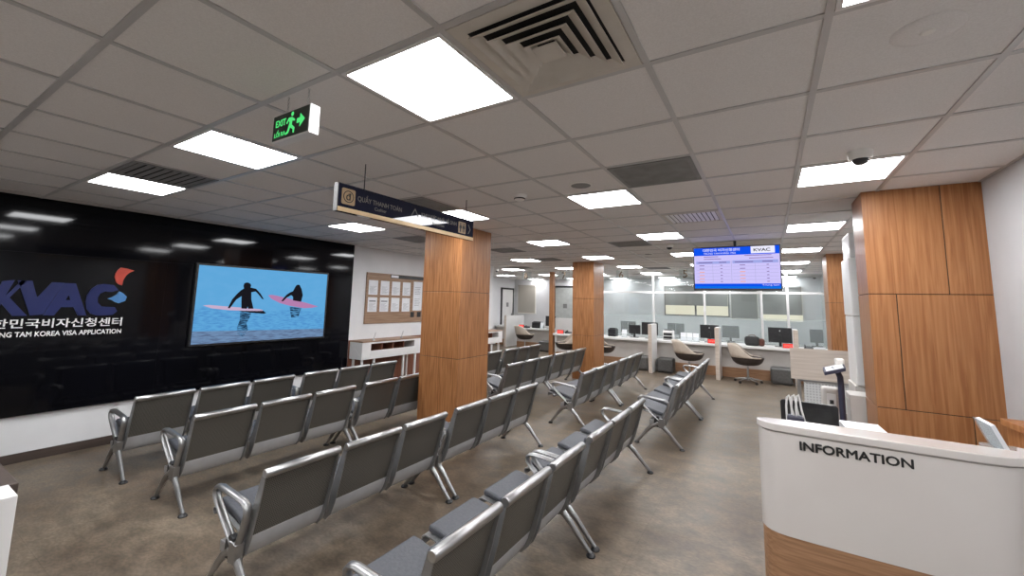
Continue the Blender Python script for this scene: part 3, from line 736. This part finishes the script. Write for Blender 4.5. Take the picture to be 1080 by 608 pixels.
lettering('header_lettering', '대한민국 비자신청센터', 's_white', sc, (-.83, ym - .002, 2.592), RX, UP, width=.50, height=.046, depth=.001, weight=.01)
lettering('header_lettering', 'TRUNG TAM KOREA VISA', 's_white', sc, (-.82, ym - .002, 2.552), RX, UP, width=.44, height=.024, depth=.001)
lettering('logo_lettering', 'KVAC', 'letter_black', sc, (-.15, ym - .003, 2.575), RX, UP, width=.21, height=.045, depth=.001, weight=.02)
lettering('footer_lettering', 'Trung tam', 's_white', sc, (-.06, ym - .002, 2.068), RX, UP, width=.21, height=.026, depth=.001)
ln = MB()
for z in (2.36, 2.31, 2.26, 2.21, 2.16): 
    ln.box(-.93, -.46, ym - .0018, ym - .001, z, z + .003); ln.box(-.43, .15, ym - .0018, ym - .001, z, z + .003)
for x in (-.70, -.14): ln.box(x, x + .003, ym - .0018, ym - .001, 2.12, 2.405)
ln.box(-.447, -.443, ym - .0018, ym - .001, 2.12, 2.45)
ln.build('table_rules', 's_line', sc, wspace=True)
mk = MB(); mo = MB()
for ci, x in enumerate((-.85, -.58, -.30, .02)):
    for z in (2.375, 2.325, 2.275, 2.225, 2.175, 2.13):
        w_ = .07 if ci % 2 == 0 else .03
        (mo if ci % 2 == 0 and z < 2.28 else mk).box(x - w_ / 2, x + w_ / 2, ym - .0018, ym - .001, z, z + .010)
for x, w_ in ((-.80, .2), (-.56, .1), (-.28, .24), (.02, .13)): mk.box(x - w_ / 2, x + w_ / 2, ym - .0022, ym - .001, 2.42, 2.432)
for x, z, w_ in ((-.72, 2.51, .2), (-.70, 2.475, .24), (-.1, 2.515, .34), (-.06, 2.475, .3)): mk.box(x - w_ / 2, x + w_ / 2, ym - .0018, ym - .001, z, z + .009)
mk.build('table_print', 's_mark', sc, wspace=True); mo.build('table_print', 's_orange', sc, wspace=True)

# ------------------------------------------------------------------ service counters
def counter(x0, x1, yf, depth, ztop, label, round_left=False):
    t = thing('service_counter', label, 'counter', ((x0 + x1) / 2, yf + .3, 0))
    r = .18
    poly = [(x1, yf), (x1, yf + depth), (x0, yf + depth)] + ([(x0, yf + r)] + arc(x0 + r, yf + r, r, PI, 1.5 * PI, 8)[1:] if round_left else [(x0, yf)])
    XY = lambda u, v, w: (u, v, w)
    MB().prism(poly, XY, ztop - .055, ztop).build('worktop', 'white', t, bevel=.006, wspace=True, smooth='auto')
    MB().box(x0 + (.12 if round_left else 0), x1, yf + .15, yf + .18, .24, ztop - .055).build('front_panel', 'grey_white', t, wspace=True)
    MB().box(x0 + (.12 if round_left else 0), x1, yf + .13, yf + .18, 0, .24).build('kick_board', 'wood_h', t, wspace=True)
    MB().box(x0 + .12, x0 + .16, yf + .18, yf + depth - .05, 0, ztop - .055).build('end_panel', 'grey_white', t, wspace=True)
    MB().box(x1 - .04, x1, yf + .18, yf + depth - .05, 0, ztop - .055).build('end_panel', 'grey_white', t, wspace=True)
    return t
counter(-5.86, 1.38, 11.95, .85, .80, 'long white service counter with wooden base in front of glass partition', True)
counter(-8.55, -6.35, 14.05, .75, .77, 'white service counter left of the thin oak post', True)
counter(-9.72, -8.95, 14.5, .6, .78, 'short white counter end by the alcove door')
def divider(x, y0, y1, z, label):
    t = thing('counter_divider', label, 'divider panel', (x, (y0 + y1) / 2, 0), 'counter divider panels')
    MB().box(x - .045, x + .045, y0 + .006, y1, 0, z).build('panel', 'white', t, bevel=.002, wspace=True)
    MB().box(x - .0455, x + .0455, y0, y0 + .006, 0, z).build('edge', 'beige_lam', t, wspace=True)
divider(-2.68, 11.33, 11.94, 1.25, 'white upright divider panel left of the grey ottoman and white chair')
divider(-1.10, 11.38, 11.94, 1.24, 'white upright divider panel in middle of the long counter')
divider(.50, 11.38, 11.94, 1.27, 'white upright divider panel behind the pale folded table')
divider(-8.87, 14.0, 15.4, 1.21, 'white divider panel with small number at the far left counter')
# privacy panel standing behind the left end of the long counter
t = thing('privacy_screen', 'plain white low screen between thin post and middle pillar', 'screen', (-5.7, 13.4, 0))
MB().box(-6.4, -5.25, 13.38, 13.42, .05, 1.23).build('panel', 'white', t, bevel=.003, wspace=True)
for x in (-6.3, -5.35): MB().box(x - .03, x + .03, 13.25, 13.55, 0, .05).build('foot', 'steel', t, bevel=.003, wspace=True)

# numbers hanging over the counters
for ch_, x, lab in (('5', -1.79, 'by the hanging screen'), ('6', -3.45, 'right of the middle pillar'), ('7', -5.19, 'between thin post and middle pillar'), ('8', -6.50, 'left of the thin post')):
    t = thing('number_sign', 'hanging counter number %s %s' % (ch_, lab), 'sign', (x, 11.4, 2.47), 'hanging counter numbers')
    MB().box(x - .14, x + .20, 11.405, 11.411, 2.44, 2.70).build('plate', 'plate', t, wspace=True)
    lettering('digit', ch_, 'bronze', t, (x - .055, 11.405, 2.475), RX, UP, height=.20, depth=.012, weight=.01)
    for q in (x - .1, x + .16): MB().tube([(q, 11.408, 2.70), (q, 11.408, CEIL)], .003, 6).build('hanging_wire', 'steel', t, wspace=True)

# glass partition
GP = thing('glass_partition', 'white-framed glass partition behind the long counter, frosted below', 'partition', (-1.9, 13.78, 0))
yg = 13.78
xs_ = [-5.2, -3.12, -1.63, -.16, .46, XR - .03]
fm = MB()
for x in xs_: fm.box(x - .03, x + .03, yg - .03, yg + .03, 0, CEIL)
for z in (.03, 2.165, CEIL - .03):
    for a, b in zip(xs_, xs_[1:]): fm.box(a + .03, b - .03, yg - .028, yg + .028, z - .03, z + .03)
fm.build('frame', 'white', GP, bevel=.003, wspace=True)
for a, b in zip(xs_, xs_[1:]):
    MB().box(a + .03, b - .03, yg - .004, yg + .004, 2.195, CEIL - .06).build('upper_pane', 'glass_c', GP, wspace=True)
    MB().box(a + .03, b - .03, yg - .004, yg + .004, 1.45, 2.135).build('middle_pane', 'glass_c', GP, wspace=True)
    MB().box(a + .03, b - .03, yg - .004, yg + .004, .06, 1.449).build('frosted_pane', 'glass_f', GP, wspace=True)

# back wall windows and doors
def window(n, x0, x1, z0, z1, blind_z, mats='blind', pane='sun_pane', mull=()):
    t = thing('window_%d' % n, None, None, ((x0 + x1) / 2, YB, z0)); t['kind'] = 'structure'
    f = MB()
    for a in ((x0, x1, z0 - .04, z0), (x0, x1, z1, z1 + .04), (x0 - .04, x0, z0 - .04, z1 + .04), (x1, x1 + .04, z0 - .04, z1 + .04)): f.box(a[0], a[1], YB - .03, YB, a[2], a[3])
    for q in mull: f.box(q - .03, q + .03, YB - .028, YB, z0, blind_z)
    f.build('window_frame', 'grey_vent' if mull else 'white', t, wspace=True)
    MB().box(x0, x1, YB - .012, YB - .002, z0, z1).build('pane', pane, t, wspace=True)
    b = MB().box(x0 + .005, x1 - .005, YB - .05, YB - .045, blind_z, z1)
    b.box(x0, x1, YB - .075, YB - .031, z1 - .005, z1 + .05)
    b.build('roller_blind', mats, t, wspace=True)
window(1, -3.22, -1.17, 1.44, 2.44, 1.77, mull=(-2.2,))
window(2, -1.08, -.30, 1.35, 2.40, 1.36)
window(3, -.20, .92, 1.34, 2.40, 1.54)
window(4, -9.52, -8.66, 1.28, 2.46, 1.29, mats='blind_beige')
def door(n, on, a0, a1, z1, leaf):
    t = thing('door_%d' % n, None, None, (0, 0, 0)); t['kind'] = 'structure'
    def bx(u0, u1, z0, z, d0, d1):
        return MB().box(u0, u1, YB - d1, YB - d0, z0, z) if on == 'y' else MB().box(XA + d0, XA + d1, u0, u1, z0, z)
    fw = .07
    bx(a0, a0 + fw, 0, z1, 0, .05).build('door_frame', 'black', t); bx(a1 - fw, a1, 0, z1, 0, .05).build('door_frame', 'black', t)
    bx(a0 + fw, a1 - fw, z1 - fw, z1, 0, .05).build('door_frame', 'black', t)
    bx(a0 + fw, a1 - fw, .005, z1 - fw, .001, .03).build('door_leaf', leaf, t)
    c = (a0 + a1) / 2
    bx(c - .09, c + .09, 1.54, 1.72, .0305, .034).build('door_plate', 'grey_vent', t)
    bx(a1 - fw - .12, a1 - fw - .09, .9, 1.25, .0305, .06).build('door_handle', 'steel', t)
door(1, 'y', -7.76, -6.72, 2.47, 'door_glass')
door(2, 'x', 14.98, 15.99, 2.36, 'white')

# ------------------------------------------------------------------ things on and at the counters
def monitor(x, y, z, w, hh, label, cat='monitor', group='computer monitors', rz=0.0, name='computer_monitor', emblem=False):
    t = thing(name, label, cat, (x, y, z), group, rz)
    sh = .10
    MB().prism(rrect(-.12, .12, -.09, .09, .03), lambda u, v, w_: (u, v, w_), 0, .012).build('base', 'black', t)
    MB().box(-.03, .03, .0, .02, .012, sh + hh * .5).build('stand', 'black', t, bevel=.003)
    MB().box(-w / 2, w / 2, .021, .055, sh, sh + hh).build('housing', 'black', t, bevel=.008)
    MB().box(-w / 2 + .012, w / 2 - .012, .0552, .056, sh + .012, sh + hh - .012).build('screen', 'black_matt', t)
    if emblem: MB().prism(arc(0, sh + hh * .78, .012, 0, 2 * PI, 12)[:-1], lambda u, v, w_: (u, .021 - w_, v), 0, .001).build('emblem', 'letter_white', t)
    return t
monitor(-1.38, 12.45, .80, .46, .36, 'black monitor on the long counter left of middle divider', emblem=True)
monitor(-2.95, 12.45, .80, .46, .36, 'black monitor on the counter beside the left divider')
monitor(.22, 12.45, .80, .50, .37, 'black monitor on the counter near the pale folded table', emblem=True)
monitor(-3.40, 12.5, .80, .34, .26, 'low black monitor on counter, right of middle pillar')
monitor(-7.1, 14.4, .77, .42, .38, 'black monitor on left counter beside the thin post')
# staff desks behind the glass
t = thing('staff_desk', 'long white staff desk behind the glass partition', 'desk', (-1.7, 14.3, 0))
MB().box(-4.9, 1.35, 14.0, 14.7, .70, .73).build('top', 'white', t, wspace=True)
for x in (-4.85, -2.8, -.7, 1.3): MB().box(x - .02, x + .02, 14.05, 14.65, 0, .70).build('leg', 'steel_grey', t, wspace=True)
for x, w, lab in ((-2.69, .25, 'left one of the dark pair behind glass under the lit window'), (-2.43, .25, 'right one of the dark pair behind glass under the lit window'), (-4.22, .25, 'left one of the dark pair behind glass by the middle pillar'), (-3.96, .25, 'right one of the dark pair behind glass by the middle pillar'), (-1.0, .46, 'wide dark monitor behind glass above the middle divider'), (1.10, .3, 'dark monitor behind glass beside the right pillar')):
    monitor(x, 14.25, .73, w, .36, lab if 'monitor' in lab else lab.replace('one of', 'monitor of'), group='monitors behind the glass')

M['led_case'] = surf('red_display_case', (0.25, 0.01, 0.01), rough=0.4)
def led(x, y, z, label):
    t = thing('queue_display', label, 'number display', (x, y, z), 'red queue displays')
    MB().box(-.11, .11, 0, .05, 0, .11).build('case', 'black', t, bevel=.003)
    MB().box(-.104, .104, -.003, -.0002, .006, .104).build('face', 'led_red', t)
    lettering('digits', '0000', 'led_hot', t, (-.085, -.003, .03), RX, UP, width=.17, height=.055, depth=.001, weight=.01, wspace=False)
led(-1.28, 12.12, .80, 'red lit number display left of the middle divider panel')
led(.37, 12.12, .80, 'red lit number display near the pale folded table')
led(-5.62, 12.12, .80, 'red lit number display right of the thin oak post')
led(-8.25, 14.2, .77, 'red lit number display on the far left counter')

def printer(x, y, z, w, hh, label, body='white'):
    t = thing('printer', label, 'printer', (x, y, z))
    MB().box(-w / 2, w / 2, 0, .26, 0, hh).build('body', body, t, bevel=.02, seg=3)
    MB().box(-w / 2 + .02, w / 2 - .02, -.03, .0, .04, hh * .38).build('paper_tray', 'black', t, bevel=.004)
    MB().box(-w / 2 + .02, w / 2 - .02, -.006, .0, hh * .48, hh * .75).build('control_panel', 'black', t, bevel=.002)
    MB().box(-w / 2 + .03, w / 2 - .03, .05, .22, hh, hh + .03).build('feeder', 'black', t, bevel=.004)
printer(-2.42, 12.3, .80, .27, .26, 'white and black printer right of the left divider')
printer(-4.02, 12.3, .80, .24, .22, 'dark printer on counter beside the middle pillar', 'black')
printer(-7.66, 14.35, .77, .42, .22, 'black and white printer on the far left counter', 'black')
def acrylic(x, y, z, label, n=1):
    t = thing('leaflet_holder', label, 'leaflet holder', (x, y, z), 'leaflet holders')
    MB().prism([(0, 0), (.10, 0), (.10, .008), (.018, .008), (.075, .24), (.067, .24)], lambda u, v, w: (w, u, v), -.075, .075).build('holder', 'acrylic', t)
    MB().prism([(.014, .012), (.016, .012), (.066, .225), (.064, .225)], lambda u, v, w: (w, u - .006, v), -.07, .07).build('leaflet', 'paper', t)
for k, x in enumerate((-2.02, -1.86, -1.70)): acrylic(x, 12.3, .80, 'white leaflet stand on counter behind white chair, %s of three' % ('left', 'middle', 'right')[k])
acrylic(-7.36, 14.2, .77, 'white leaflet stand on far left counter, by the monitor')
acrylic(-3.62, 12.2, .80, 'white leaflet stand on counter right of middle pillar')
def phone(x, y, z, label, rz=0):
    t = thing('desk_phone', label, 'telephone', (x, y, z), 'desk phones', rz)
    MB().prism([(-.09, 0), (.09, 0), (.09, .06), (-.09, .025)], lambda u, v, w: (w, u, v), -.09, .09).build('body', 'black', t, bevel=.004)
    MB().tube([(-.065, -.08, .04), (-.065, -.07, .055), (-.065, .07, .085), (-.065, .085, .07)], [.02, .016, .016, .02], 8).build('handset', 'black', t)
phone(-.85, 12.25, .80, 'black desk phone right of middle divider')
phone(.78, 12.3, .80, 'black desk phone behind the pale folded table')
phone(-5.42, 12.3, .80, 'black desk phone beside the red display near thin post')
phone(-8.0, 14.2, .77, 'black desk phone on far left counter')
# bag on the counter
t = thing('bag', 'soft black and brown bag lying on the counter behind white chair', 'bag', (-.33, 12.25, .80))
b = MB(); b.box(-.22, .12, -.10, .10, 0, .23)
b.build('body', 'black_matt', t, bevel=.07, seg=5, smooth='auto')
MB().box(.08, .22, -.09, .09, 0, .19).build('side_pocket', 'bag_brown', t, bevel=.06, seg=5, smooth='auto')
MB().tube([(-.15, -.02, .21), (-.10, -.03, .26), (0, -.03, .265), (.05, -.02, .21)], .009, 8).build('handle', 'bag_brown', t, smooth='auto')
# stack of trays
t = thing('paper_stack', 'loose white paper stack on counter near right pillar', 'papers', (.98, 12.3, .80))
for k in range(4): MB().box(-.10 + .008 * k, .11 + .004 * k, -.14, .14, .012 * k, .012 * k + .010, rz=.1 * (k % 3 - 1)).build('sheaf', 'paper', t)
t = thing('card_terminal', 'small grey card reader on counter beside the paper stack', 'card reader', (1.22, 12.25, .80))
MB().prism([(-.09, 0), (.09, 0), (.09, .085), (.03, .085), (-.09, .03)], lambda u, v, w: (w, u, v), -.045, .045).build('body', 'grey_white', t, bevel=.005)
MB().prism([(.034, .0855), (.084, .0855), (.084, .088), (.034, .088)], lambda u, v, w: (w, u, v), -.035, .035).build('screen', 'black', t)

# visitor chairs
def make_chair():
    t = thing('visitor_chair', 'x', 'chair', (0, 0, 0), 'beige and brown visitor chairs')
    N = 40
    def ring(z, r, e=1.08): return [(r * e * math.cos(a), r * math.sin(a), z) for a in [2 * PI * k / N for k in range(N)]]
    b = MB()
    prof = [(.0, .40), (.14, .40), (.22, .425), (.285, .48), (.315, .545), (.325, .60), (.305, .60), (.27, .53), (.2, .50), (0, .50)]
    b.lathe(prof, segs=N, sx=1.06, sy=.92)
    b.build('seat_bucket', 'brown_fab', t, smooth='auto')
    MB().lathe([(0, .50), (.22, .50), (.265, .52), (.265, .54), (.22, .56), (0, .565)], segs=N, sx=1.08, sy=.96).build('seat_cushion', 'brown_fab', t, smooth='auto')
    s = MB(); cols = []
    for k in range(N + 1):
        a = math.radians(38) + (2 * PI - math.radians(76)) * k / N       # opening towards +x, back at -x
        f = (1 - math.cos(a)) / 2                                        # 0 front .. 1 back
        g = min(1, max(0, (f - .30) / .52)); top = .60 + .29 * g * g * (3 - 2 * g)
        col = []
        for v in range(6):
            q = v / 5; z = .585 + (top - .585) * q
            r = .318 + .035 * q - .02 * q * q
            col.append(s.bm.verts.new((r * 1.06 * math.cos(a) - .05 * q * f, r * .92 * math.sin(a) * (1 - .22 * q * f), z)))
        cols.append(col)
    for A, B in zip(cols, cols[1:]):
        for v in range(5): s.bm.faces.new([A[v], B[v], B[v + 1], A[v + 1]])
    s.build('back_shell', 'beige_fab', t, smooth=True, solid=.028)
    MB().lathe([(0, .05), (.035, .05), (.032, .12), (.022, .13), (.022, .395), (.09, .40), (0, .402)], segs=16).build('pedestal', 'chrome', t, smooth='auto')
    for k in range(5):
        a = 2 * PI * k / 5 + .3; c, n = math.cos(a), math.sin(a)
        lg = MB().tube([(.02 * c, .02 * n, .105), (.15 * c, .15 * n, .085), (.29 * c, .29 * n, .066)], [.022, .016, .011], 8).build('base_arm', 'chrome', t, smooth='auto')
        w = MB()
        for d in (-.012, .012):
            px, py = .285 * c - n * d, .285 * n + c * d
            w.tube([(px - n * .008, py + c * .008, .026), (px + n * .008, py - c * .008, .026)], .026, 14)
        w.tube([(.285 * c, .285 * n, .026), (.285 * c, .285 * n, .066)], .006, 6)
        w.build('caster', 'black', lg, smooth='auto')
    return t
ch0 = make_chair()
for k, (x, y, rz, lab) in enumerate(((-1.74, 11.42, .30, 'beige swivel chair between the left and middle divider panels'), (-.47, 11.45, .05, 'beige swivel chair in front of the bag on the counter'), (-4.0, 11.45, .1, 'beige swivel chair half hidden by the middle pillar'), (-5.12, 11.5, 3.7, 'swivel chair between thin post and middle pillar'), (-7.65, 13.45, .9, 'swivel chair at the far left counter'))):
    o = ch0 if k == 0 else dup(ch0)
    o.location = (x, y, 0); o.rotation_euler = (0, 0, rz); o['label'] = lab
def ottoman(x, y, w, label):
    t = thing('ottoman', label, 'ottoman', (x, y, 0), 'grey cube ottomans')
    MB().box(-w / 2, w / 2, -.2, .2, .012, .375).build('cushion', 'ottoman', t, bevel=.06, seg=5, smooth='auto')
    MB().box(-w / 2 + .04, w / 2 - .04, -.16, .16, 0, .02).build('base', 'black', t)
    MB().prism(rrect(-w / 2 - .001, w / 2 + .001, -.201, .201, .06), lambda u, v, z: (u, v, z), .318, .323).build('piping', 'black_matt', t)
ottoman(-2.38, 11.80, .42, 'grey cube ottoman right of left divider panel')
ottoman(-3.0, 11.78, .42, 'grey cube ottoman left of left divider panel')
ottoman(.20, 11.80, .44, 'dark grey ottoman partly behind the pale folded table')
ottoman(-6.85, 13.75, .62, 'wide grey ottoman left of the thin post')

# ------------------------------------------------------------------ folded table, kiosk, tablet stand, dispenser
t = thing('folding_table', 'pale wood flip-top table folded upright, with perforated white panel', 'table', (.85, 8.0, 0))
MB().box(.26, 1.40, 7.98, 8.005, .67, 1.14).build('table_top', 'beige_lam', t, bevel=.003, wspace=True)
M['perf_white'] = perforated('perforated_white_panel', (0.62, 0.63, 0.63), (0.42, 0.42, 0.43), 0.04, (0, 2), rough=.5, metal=0.0)
MB().box(.42, 1.3, 8.04, 8.048, .22, .64).build('modesty_panel', 'perf_white', t, wspace=True)
for x in (.36, 1.32):
    lg = MB().box(x - .025, x + .025, 8.02, 8.07, .06, .66).build('leg', 'steel', t, bevel=.005, wspace=True)
    MB().box(x - .025, x + .025, 7.72, 8.36, .05, .085).build('foot', 'steel', lg, bevel=.005, wspace=True)
    for y in (7.75, 8.33): MB().lathe([(0, 0), (.02, .003), (.025, .025), (.02, .047), (0, .05)], (x, y, 0), 12).build('caster', 'black', lg, wspace=True, smooth='auto')
MB().box(.34, 1.34, 8.01, 8.045, .64, .665).build('cross_rail', 'steel', t, wspace=True)

t = thing('kiosk', 'tall slim white cabinet kiosk beside the wooden wall block', 'kiosk', (.95, 5.45, 0))
MB().box(0.72, 1.36, 5.3, 5.72, 2.28, 2.53).build('top_box', 'white', t, bevel=.008, wspace=True)
MB().box(0.70, 1.36, 5.26, 5.74, 1.70, 2.275).build('upper_cabinet', 'white', t, bevel=.008, wspace=True)
MB().box(0.705, 1.36, 5.28, 5.74, 1.03, 1.695).build('middle_cabinet', 'white', t, bevel=.008, wspace=True)
MB().box(.69, 1.36, 5.30, 5.74, 0, 1.025).build('lower_cabinet', 'grey_white', t, bevel=.008, wspace=True)
sl = MB()
for k in range(8): sl.box(.765, .78, 5.272, 5.281, 1.12 + .065 * k, 1.16 + .065 * k)
sl.build('side_slots', 'void', t, wspace=True)
t = thing('metal_cabinet', 'low grey metal cabinet standing against the wooden wall block', 'cabinet', (.66, 5.1, 0))
MB().box(.60, 1.0, 4.96, 5.22, 0, .985).build('body', 'grey_white', t, bevel=.006, wspace=True)
MB().box(.598, .60, 4.99, 5.19, .05, .94).build('door', 'white', t, wspace=True)
MB().box(.588, .598, 5.0, 5.012, .55, .72).build('handle', 'steel', t, wspace=True)
t = thing('tablet_stand', 'dark pole stand with tilted tablet beside the wooden wall block', 'tablet stand', (.53, 4.85, 0))
MB().lathe([(0, 0), (.09, 0), (.09, .012), (.03, .02), (0, .02)], (.53, 4.85, 0), 24).build('base', 'indigo', t, wspace=True, smooth='auto')
MB().tube([(.53, 4.85, .02), (.53, 4.85, 1.06), (.528, 4.845, 1.15), (.505, 4.83, 1.21), (.47, 4.81, 1.215)], .024, 12).build('pole', 'indigo', t, wspace=True, smooth='auto')
def tilt(u, v, w): return (.485 + u * .92, 4.815 + v * .93 + u * .1, 1.205 + v * .18 + u * .30 + w)
hd = MB().prism(rrect(-.085, .085, -.075, .075, .012), tilt, 0, .028).build('tablet_case', 'indigo', t, wspace=True)
MB().prism(rrect(-.07, .07, -.06, .06, .006), tilt, .0285, .030).build('screen', 'paper', hd, wspace=True)
MB().box(.50, .57, 4.862, 4.93, 1.24, 1.31).build('scanner_head', 'cream', t, bevel=.012, wspace=True)
t = thing('ticket_dispenser', 'rounded grey ticket machine with small buttons by the tablet stand', 'ticket machine', (.47, 5.0, 0))
MB().box(.40, .54, 5.0, 5.16, 0, 1.02).build('body', 'grey_white', t, bevel=.03, seg=4, wspace=True, smooth='auto')
MB().box(.435, .505, 4.993, 5.001, .82, .97).build('face_plate', 'white', t, bevel=.002, wspace=True)
for z in (.76, .69, .88): MB().box(.455, .485, 4.987, 4.996, z, z + .035).build('button', 'black', t, bevel=.002, wspace=True)

# ------------------------------------------------------------------ information desk
DK = thing('information_desk', 'curved white INFORMATION desk with wooden base', 'reception desk', (.45, 3.0, 0))
front = [(-.09, 3.01), (-.082, 2.985), (-.068, 2.955), (-.045, 2.930), (-.015, 2.913), (.03, 2.903), (.15, 2.895), (.35, 2.89), (.55, 2.888), (.75, 2.89), (.85, 2.896), (.92, 2.91), (.98, 2.94), (1.03, 2.99), (1.06, 3.06), (1.07, 3.14)]
def inset(poly, d): return [(x + d * (.8 if x < .1 else (-.8 if x > .9 else 0)), y + d) for x, y in poly]
XY = lambda u, v, w: (u, v, w)
backc = [(1.02, 3.16), (.99, 3.07), (.9, 3.075), (.7, 3.08), (.43, 3.075), (.2, 3.065), (.05, 3.055), (-.05, 3.035)]
body_b = [(1.00, 3.17), (.95, 3.10), (.8, 3.06), (.43, 3.05), (.1, 3.04), (-.02, 3.03)]
MB().prism(inset(front, .012) + body_b, XY, .505, 1.052).build('body', 'desk_white', DK, wspace=True, smooth='auto')
MB().prism(inset(front, .018) + body_b, XY, 1.052, 1.058).build('shadow_gap', 'grey_white', DK, wspace=True)
MB().prism(front + backc, XY, 1.058, 1.10).build('top', 'desk_white', DK, bevel=.006, wspace=True, smooth='auto')
MB().prism(inset(front, .016) + body_b, XY, 0, .504).build('wooden_base', 'wood_h', DK, wspace=True, smooth='auto')
lettering('lettering', 'INFORMATION', 'letter_black', DK, (.118, 2.905, .980), RX, UP, width=.464, height=.044, depth=.008, bold=.026)
MB().box(.08, 1.0, 3.075, 3.75, .72, .75).build('work_surface', 'white', DK, bevel=.003, wspace=True)
MB().box(.10, .13, 3.10, 3.72, 0, .72).build('end_panel', 'white', DK, wspace=True)
MB().box(.96, .99, 3.12, 3.72, 0, .72).build('end_panel', 'white', DK, wspace=True)
# things on the desk
t = thing('desk_screen', 'black tilted screen seen from behind on the information desk', 'monitor', (.20, 3.45, .75), None, -.10)
MB().prism(rrect(-.10, .10, -.08, .08, .02), XY, 0, .012).build('base', 'black', t)
MB().box(-.025, .025, .0, .02, .012, .22).build('stand', 'black', t)
def back_tilt(u, v, w): return (u, -.02 + w - (v - .2) * .12, v)
MB().prism(rrect(-.155, .155, .10, .40, .02), back_tilt, 0, .022).build('housing', 'black', t, bevel=.004)
MB().prism(rrect(-.125, .125, .13, .365, .006), back_tilt, -.0015, 0).build('back_plate', 'black_matt', t)
MB().prism(arc(0, .345, .010, 0, 2 * PI, 12)[:-1], back_tilt, -.003, -.0015).build('camera', 'black', t)
t = thing('cable_stand', 'white looped cables on dark base behind the desk edge', 'cables', (.115, 3.20, .75))
MB().box(-.045, .045, -.035, .035, 0, .35).build('base', 'indigo', t, bevel=.012)
for k, (dx, dy) in enumerate(((-.035, 0), (-.008, .012), (.015, -.006))):
    MB().tube([(dx - .008, dy, .30), (dx - .010, dy, .40), (dx - .004, dy, .455 + .006 * k), (dx + .006, dy, .468 + .006 * k), (dx + .012, dy, .45), (dx + .018, dy, .39), (dx + .034, dy, .315)], .0055, 8).build('cable', 'white', t, smooth='auto')
t = thing('paper_stack', 'pale papers lying behind the desk beside the black screen', 'papers', (.475, 3.5, .75))
for k in range(6): MB().box(-.105 + .006 * (k % 3), .11, -.15, .15, .045 * k, .045 * k + .043, rz=.05 * (k % 3 - 1)).build('sheaf', 'paper', t)
t = thing('document_tray', 'slanted grey document tray at the right end of desk', 'tray', (1.0, 3.3, .75))
def dtilt(u, v, w): return (-.055 + u * .36 + w * .93, v, .43 - u * .93 + w * .36)
MB().prism([(0, -.10), (.15, -.10), (.15, .10), (0, .10)], dtilt, 0, .006).build('tray', 'acrylic', t)
MB().prism([(.005, -.095), (.145, -.095), (.145, .095), (.005, .095)], dtilt, .0065, .025).build('papers', 'paper', t)
MB().box(-.04, .10, -.10, .10, .28, .30).build('foot', 'acrylic', t)
MB().box(.01, .05, -.02, .02, 0, .28).build('stand', 'steel', t)
t = thing('side_shelf', 'brown curved wooden side shelf beside the white right wall', 'shelf', (1.25, 3.6, 0))
MB().prism([(1.22, 3.95), (1.42, 3.95), (1.42, 3.2), (1.38, 3.25), (1.32, 3.4), (1.26, 3.62), (1.225, 3.8)], XY, 1.06, 1.10).build('top', 'wood_dark', t, bevel=.004, wspace=True)
MB().prism([(1.24, 3.93), (1.41, 3.93), (1.41, 3.3), (1.35, 3.42), (1.28, 3.62), (1.245, 3.8)], XY, 0, 1.059).build('cabinet', 'wood_dark', t, wspace=True)

# white counter end at the lower left
t = thing('side_counter', 'white counter end with dark top at the lower left corner', 'counter', (-3.3, 0, 0))
MB().box(-3.26, -3.055, -1.6, .565, 0, .80).build('end_wall', 'white', t, bevel=.004, wspace=True)
MB().box(-4.1, -3.262, -1.6, .60, .72, .795).build('worktop', 'skirt', t, bevel=.004, wspace=True)
MB().box(-4.08, -3.28, -1.6, .52, 0, .72).build('front_panel', 'white', t, wspace=True)
MB().prism(arc(.30, .66, .014, 0, 2 * PI, 14)[:-1], YZ(-3.055, 1), 0, .004).build('cable_cap', 'steel', t, wspace=True)

# ------------------------------------------------------------------ camera, world, colour
cam = bpy.data.cameras.new('camera'); co = bpy.data.objects.new('camera', cam); COL.objects.link(co)
R = ((0.85241876, 0.52236366, 0.02276973), (-0.04165631, 0.11125792, -0.99291814), (-0.52119766, 0.84543355, 0.11659808))
mw = Matrix(((R[0][0], -R[1][0], -R[2][0], 0), (R[0][1], -R[1][1], -R[2][1], 0), (R[0][2], -R[1][2], -R[2][2], CAM_Z), (0, 0, 0, 1)))
co.matrix_world = mw
cam.sensor_fit = 'HORIZONTAL'; cam.sensor_width = 36.0
cam.lens = 437.4234 / 1080 * 36.0
cam.shift_x = 0.0; cam.shift_y = (267.127 - 304.0) / 1080.0
cam.clip_start = 0.05; cam.clip_end = 100
scn.camera = co
w = bpy.data.worlds.new('world'); scn.world = w; w.use_nodes = True
w.node_tree.nodes['Background'].inputs[0].default_value = (0.8, 0.85, 0.9, 1)
w.node_tree.nodes['Background'].inputs[1].default_value = 0.3
vs = scn.view_settings
scn.display_settings.display_device = 'sRGB'
vs.view_transform = 'Standard'; vs.look = 'None'; vs.gamma = 1.0; vs.exposure = 0.0; vs.use_curve_mapping = False
try:
    scn.cycles.use_denoising = True
    scn.cycles.max_bounces = 10; scn.cycles.diffuse_bounces = 6; scn.cycles.transparent_max_bounces = 16
    scn.cycles.sample_clamp_indirect = 8
except Exception: pass
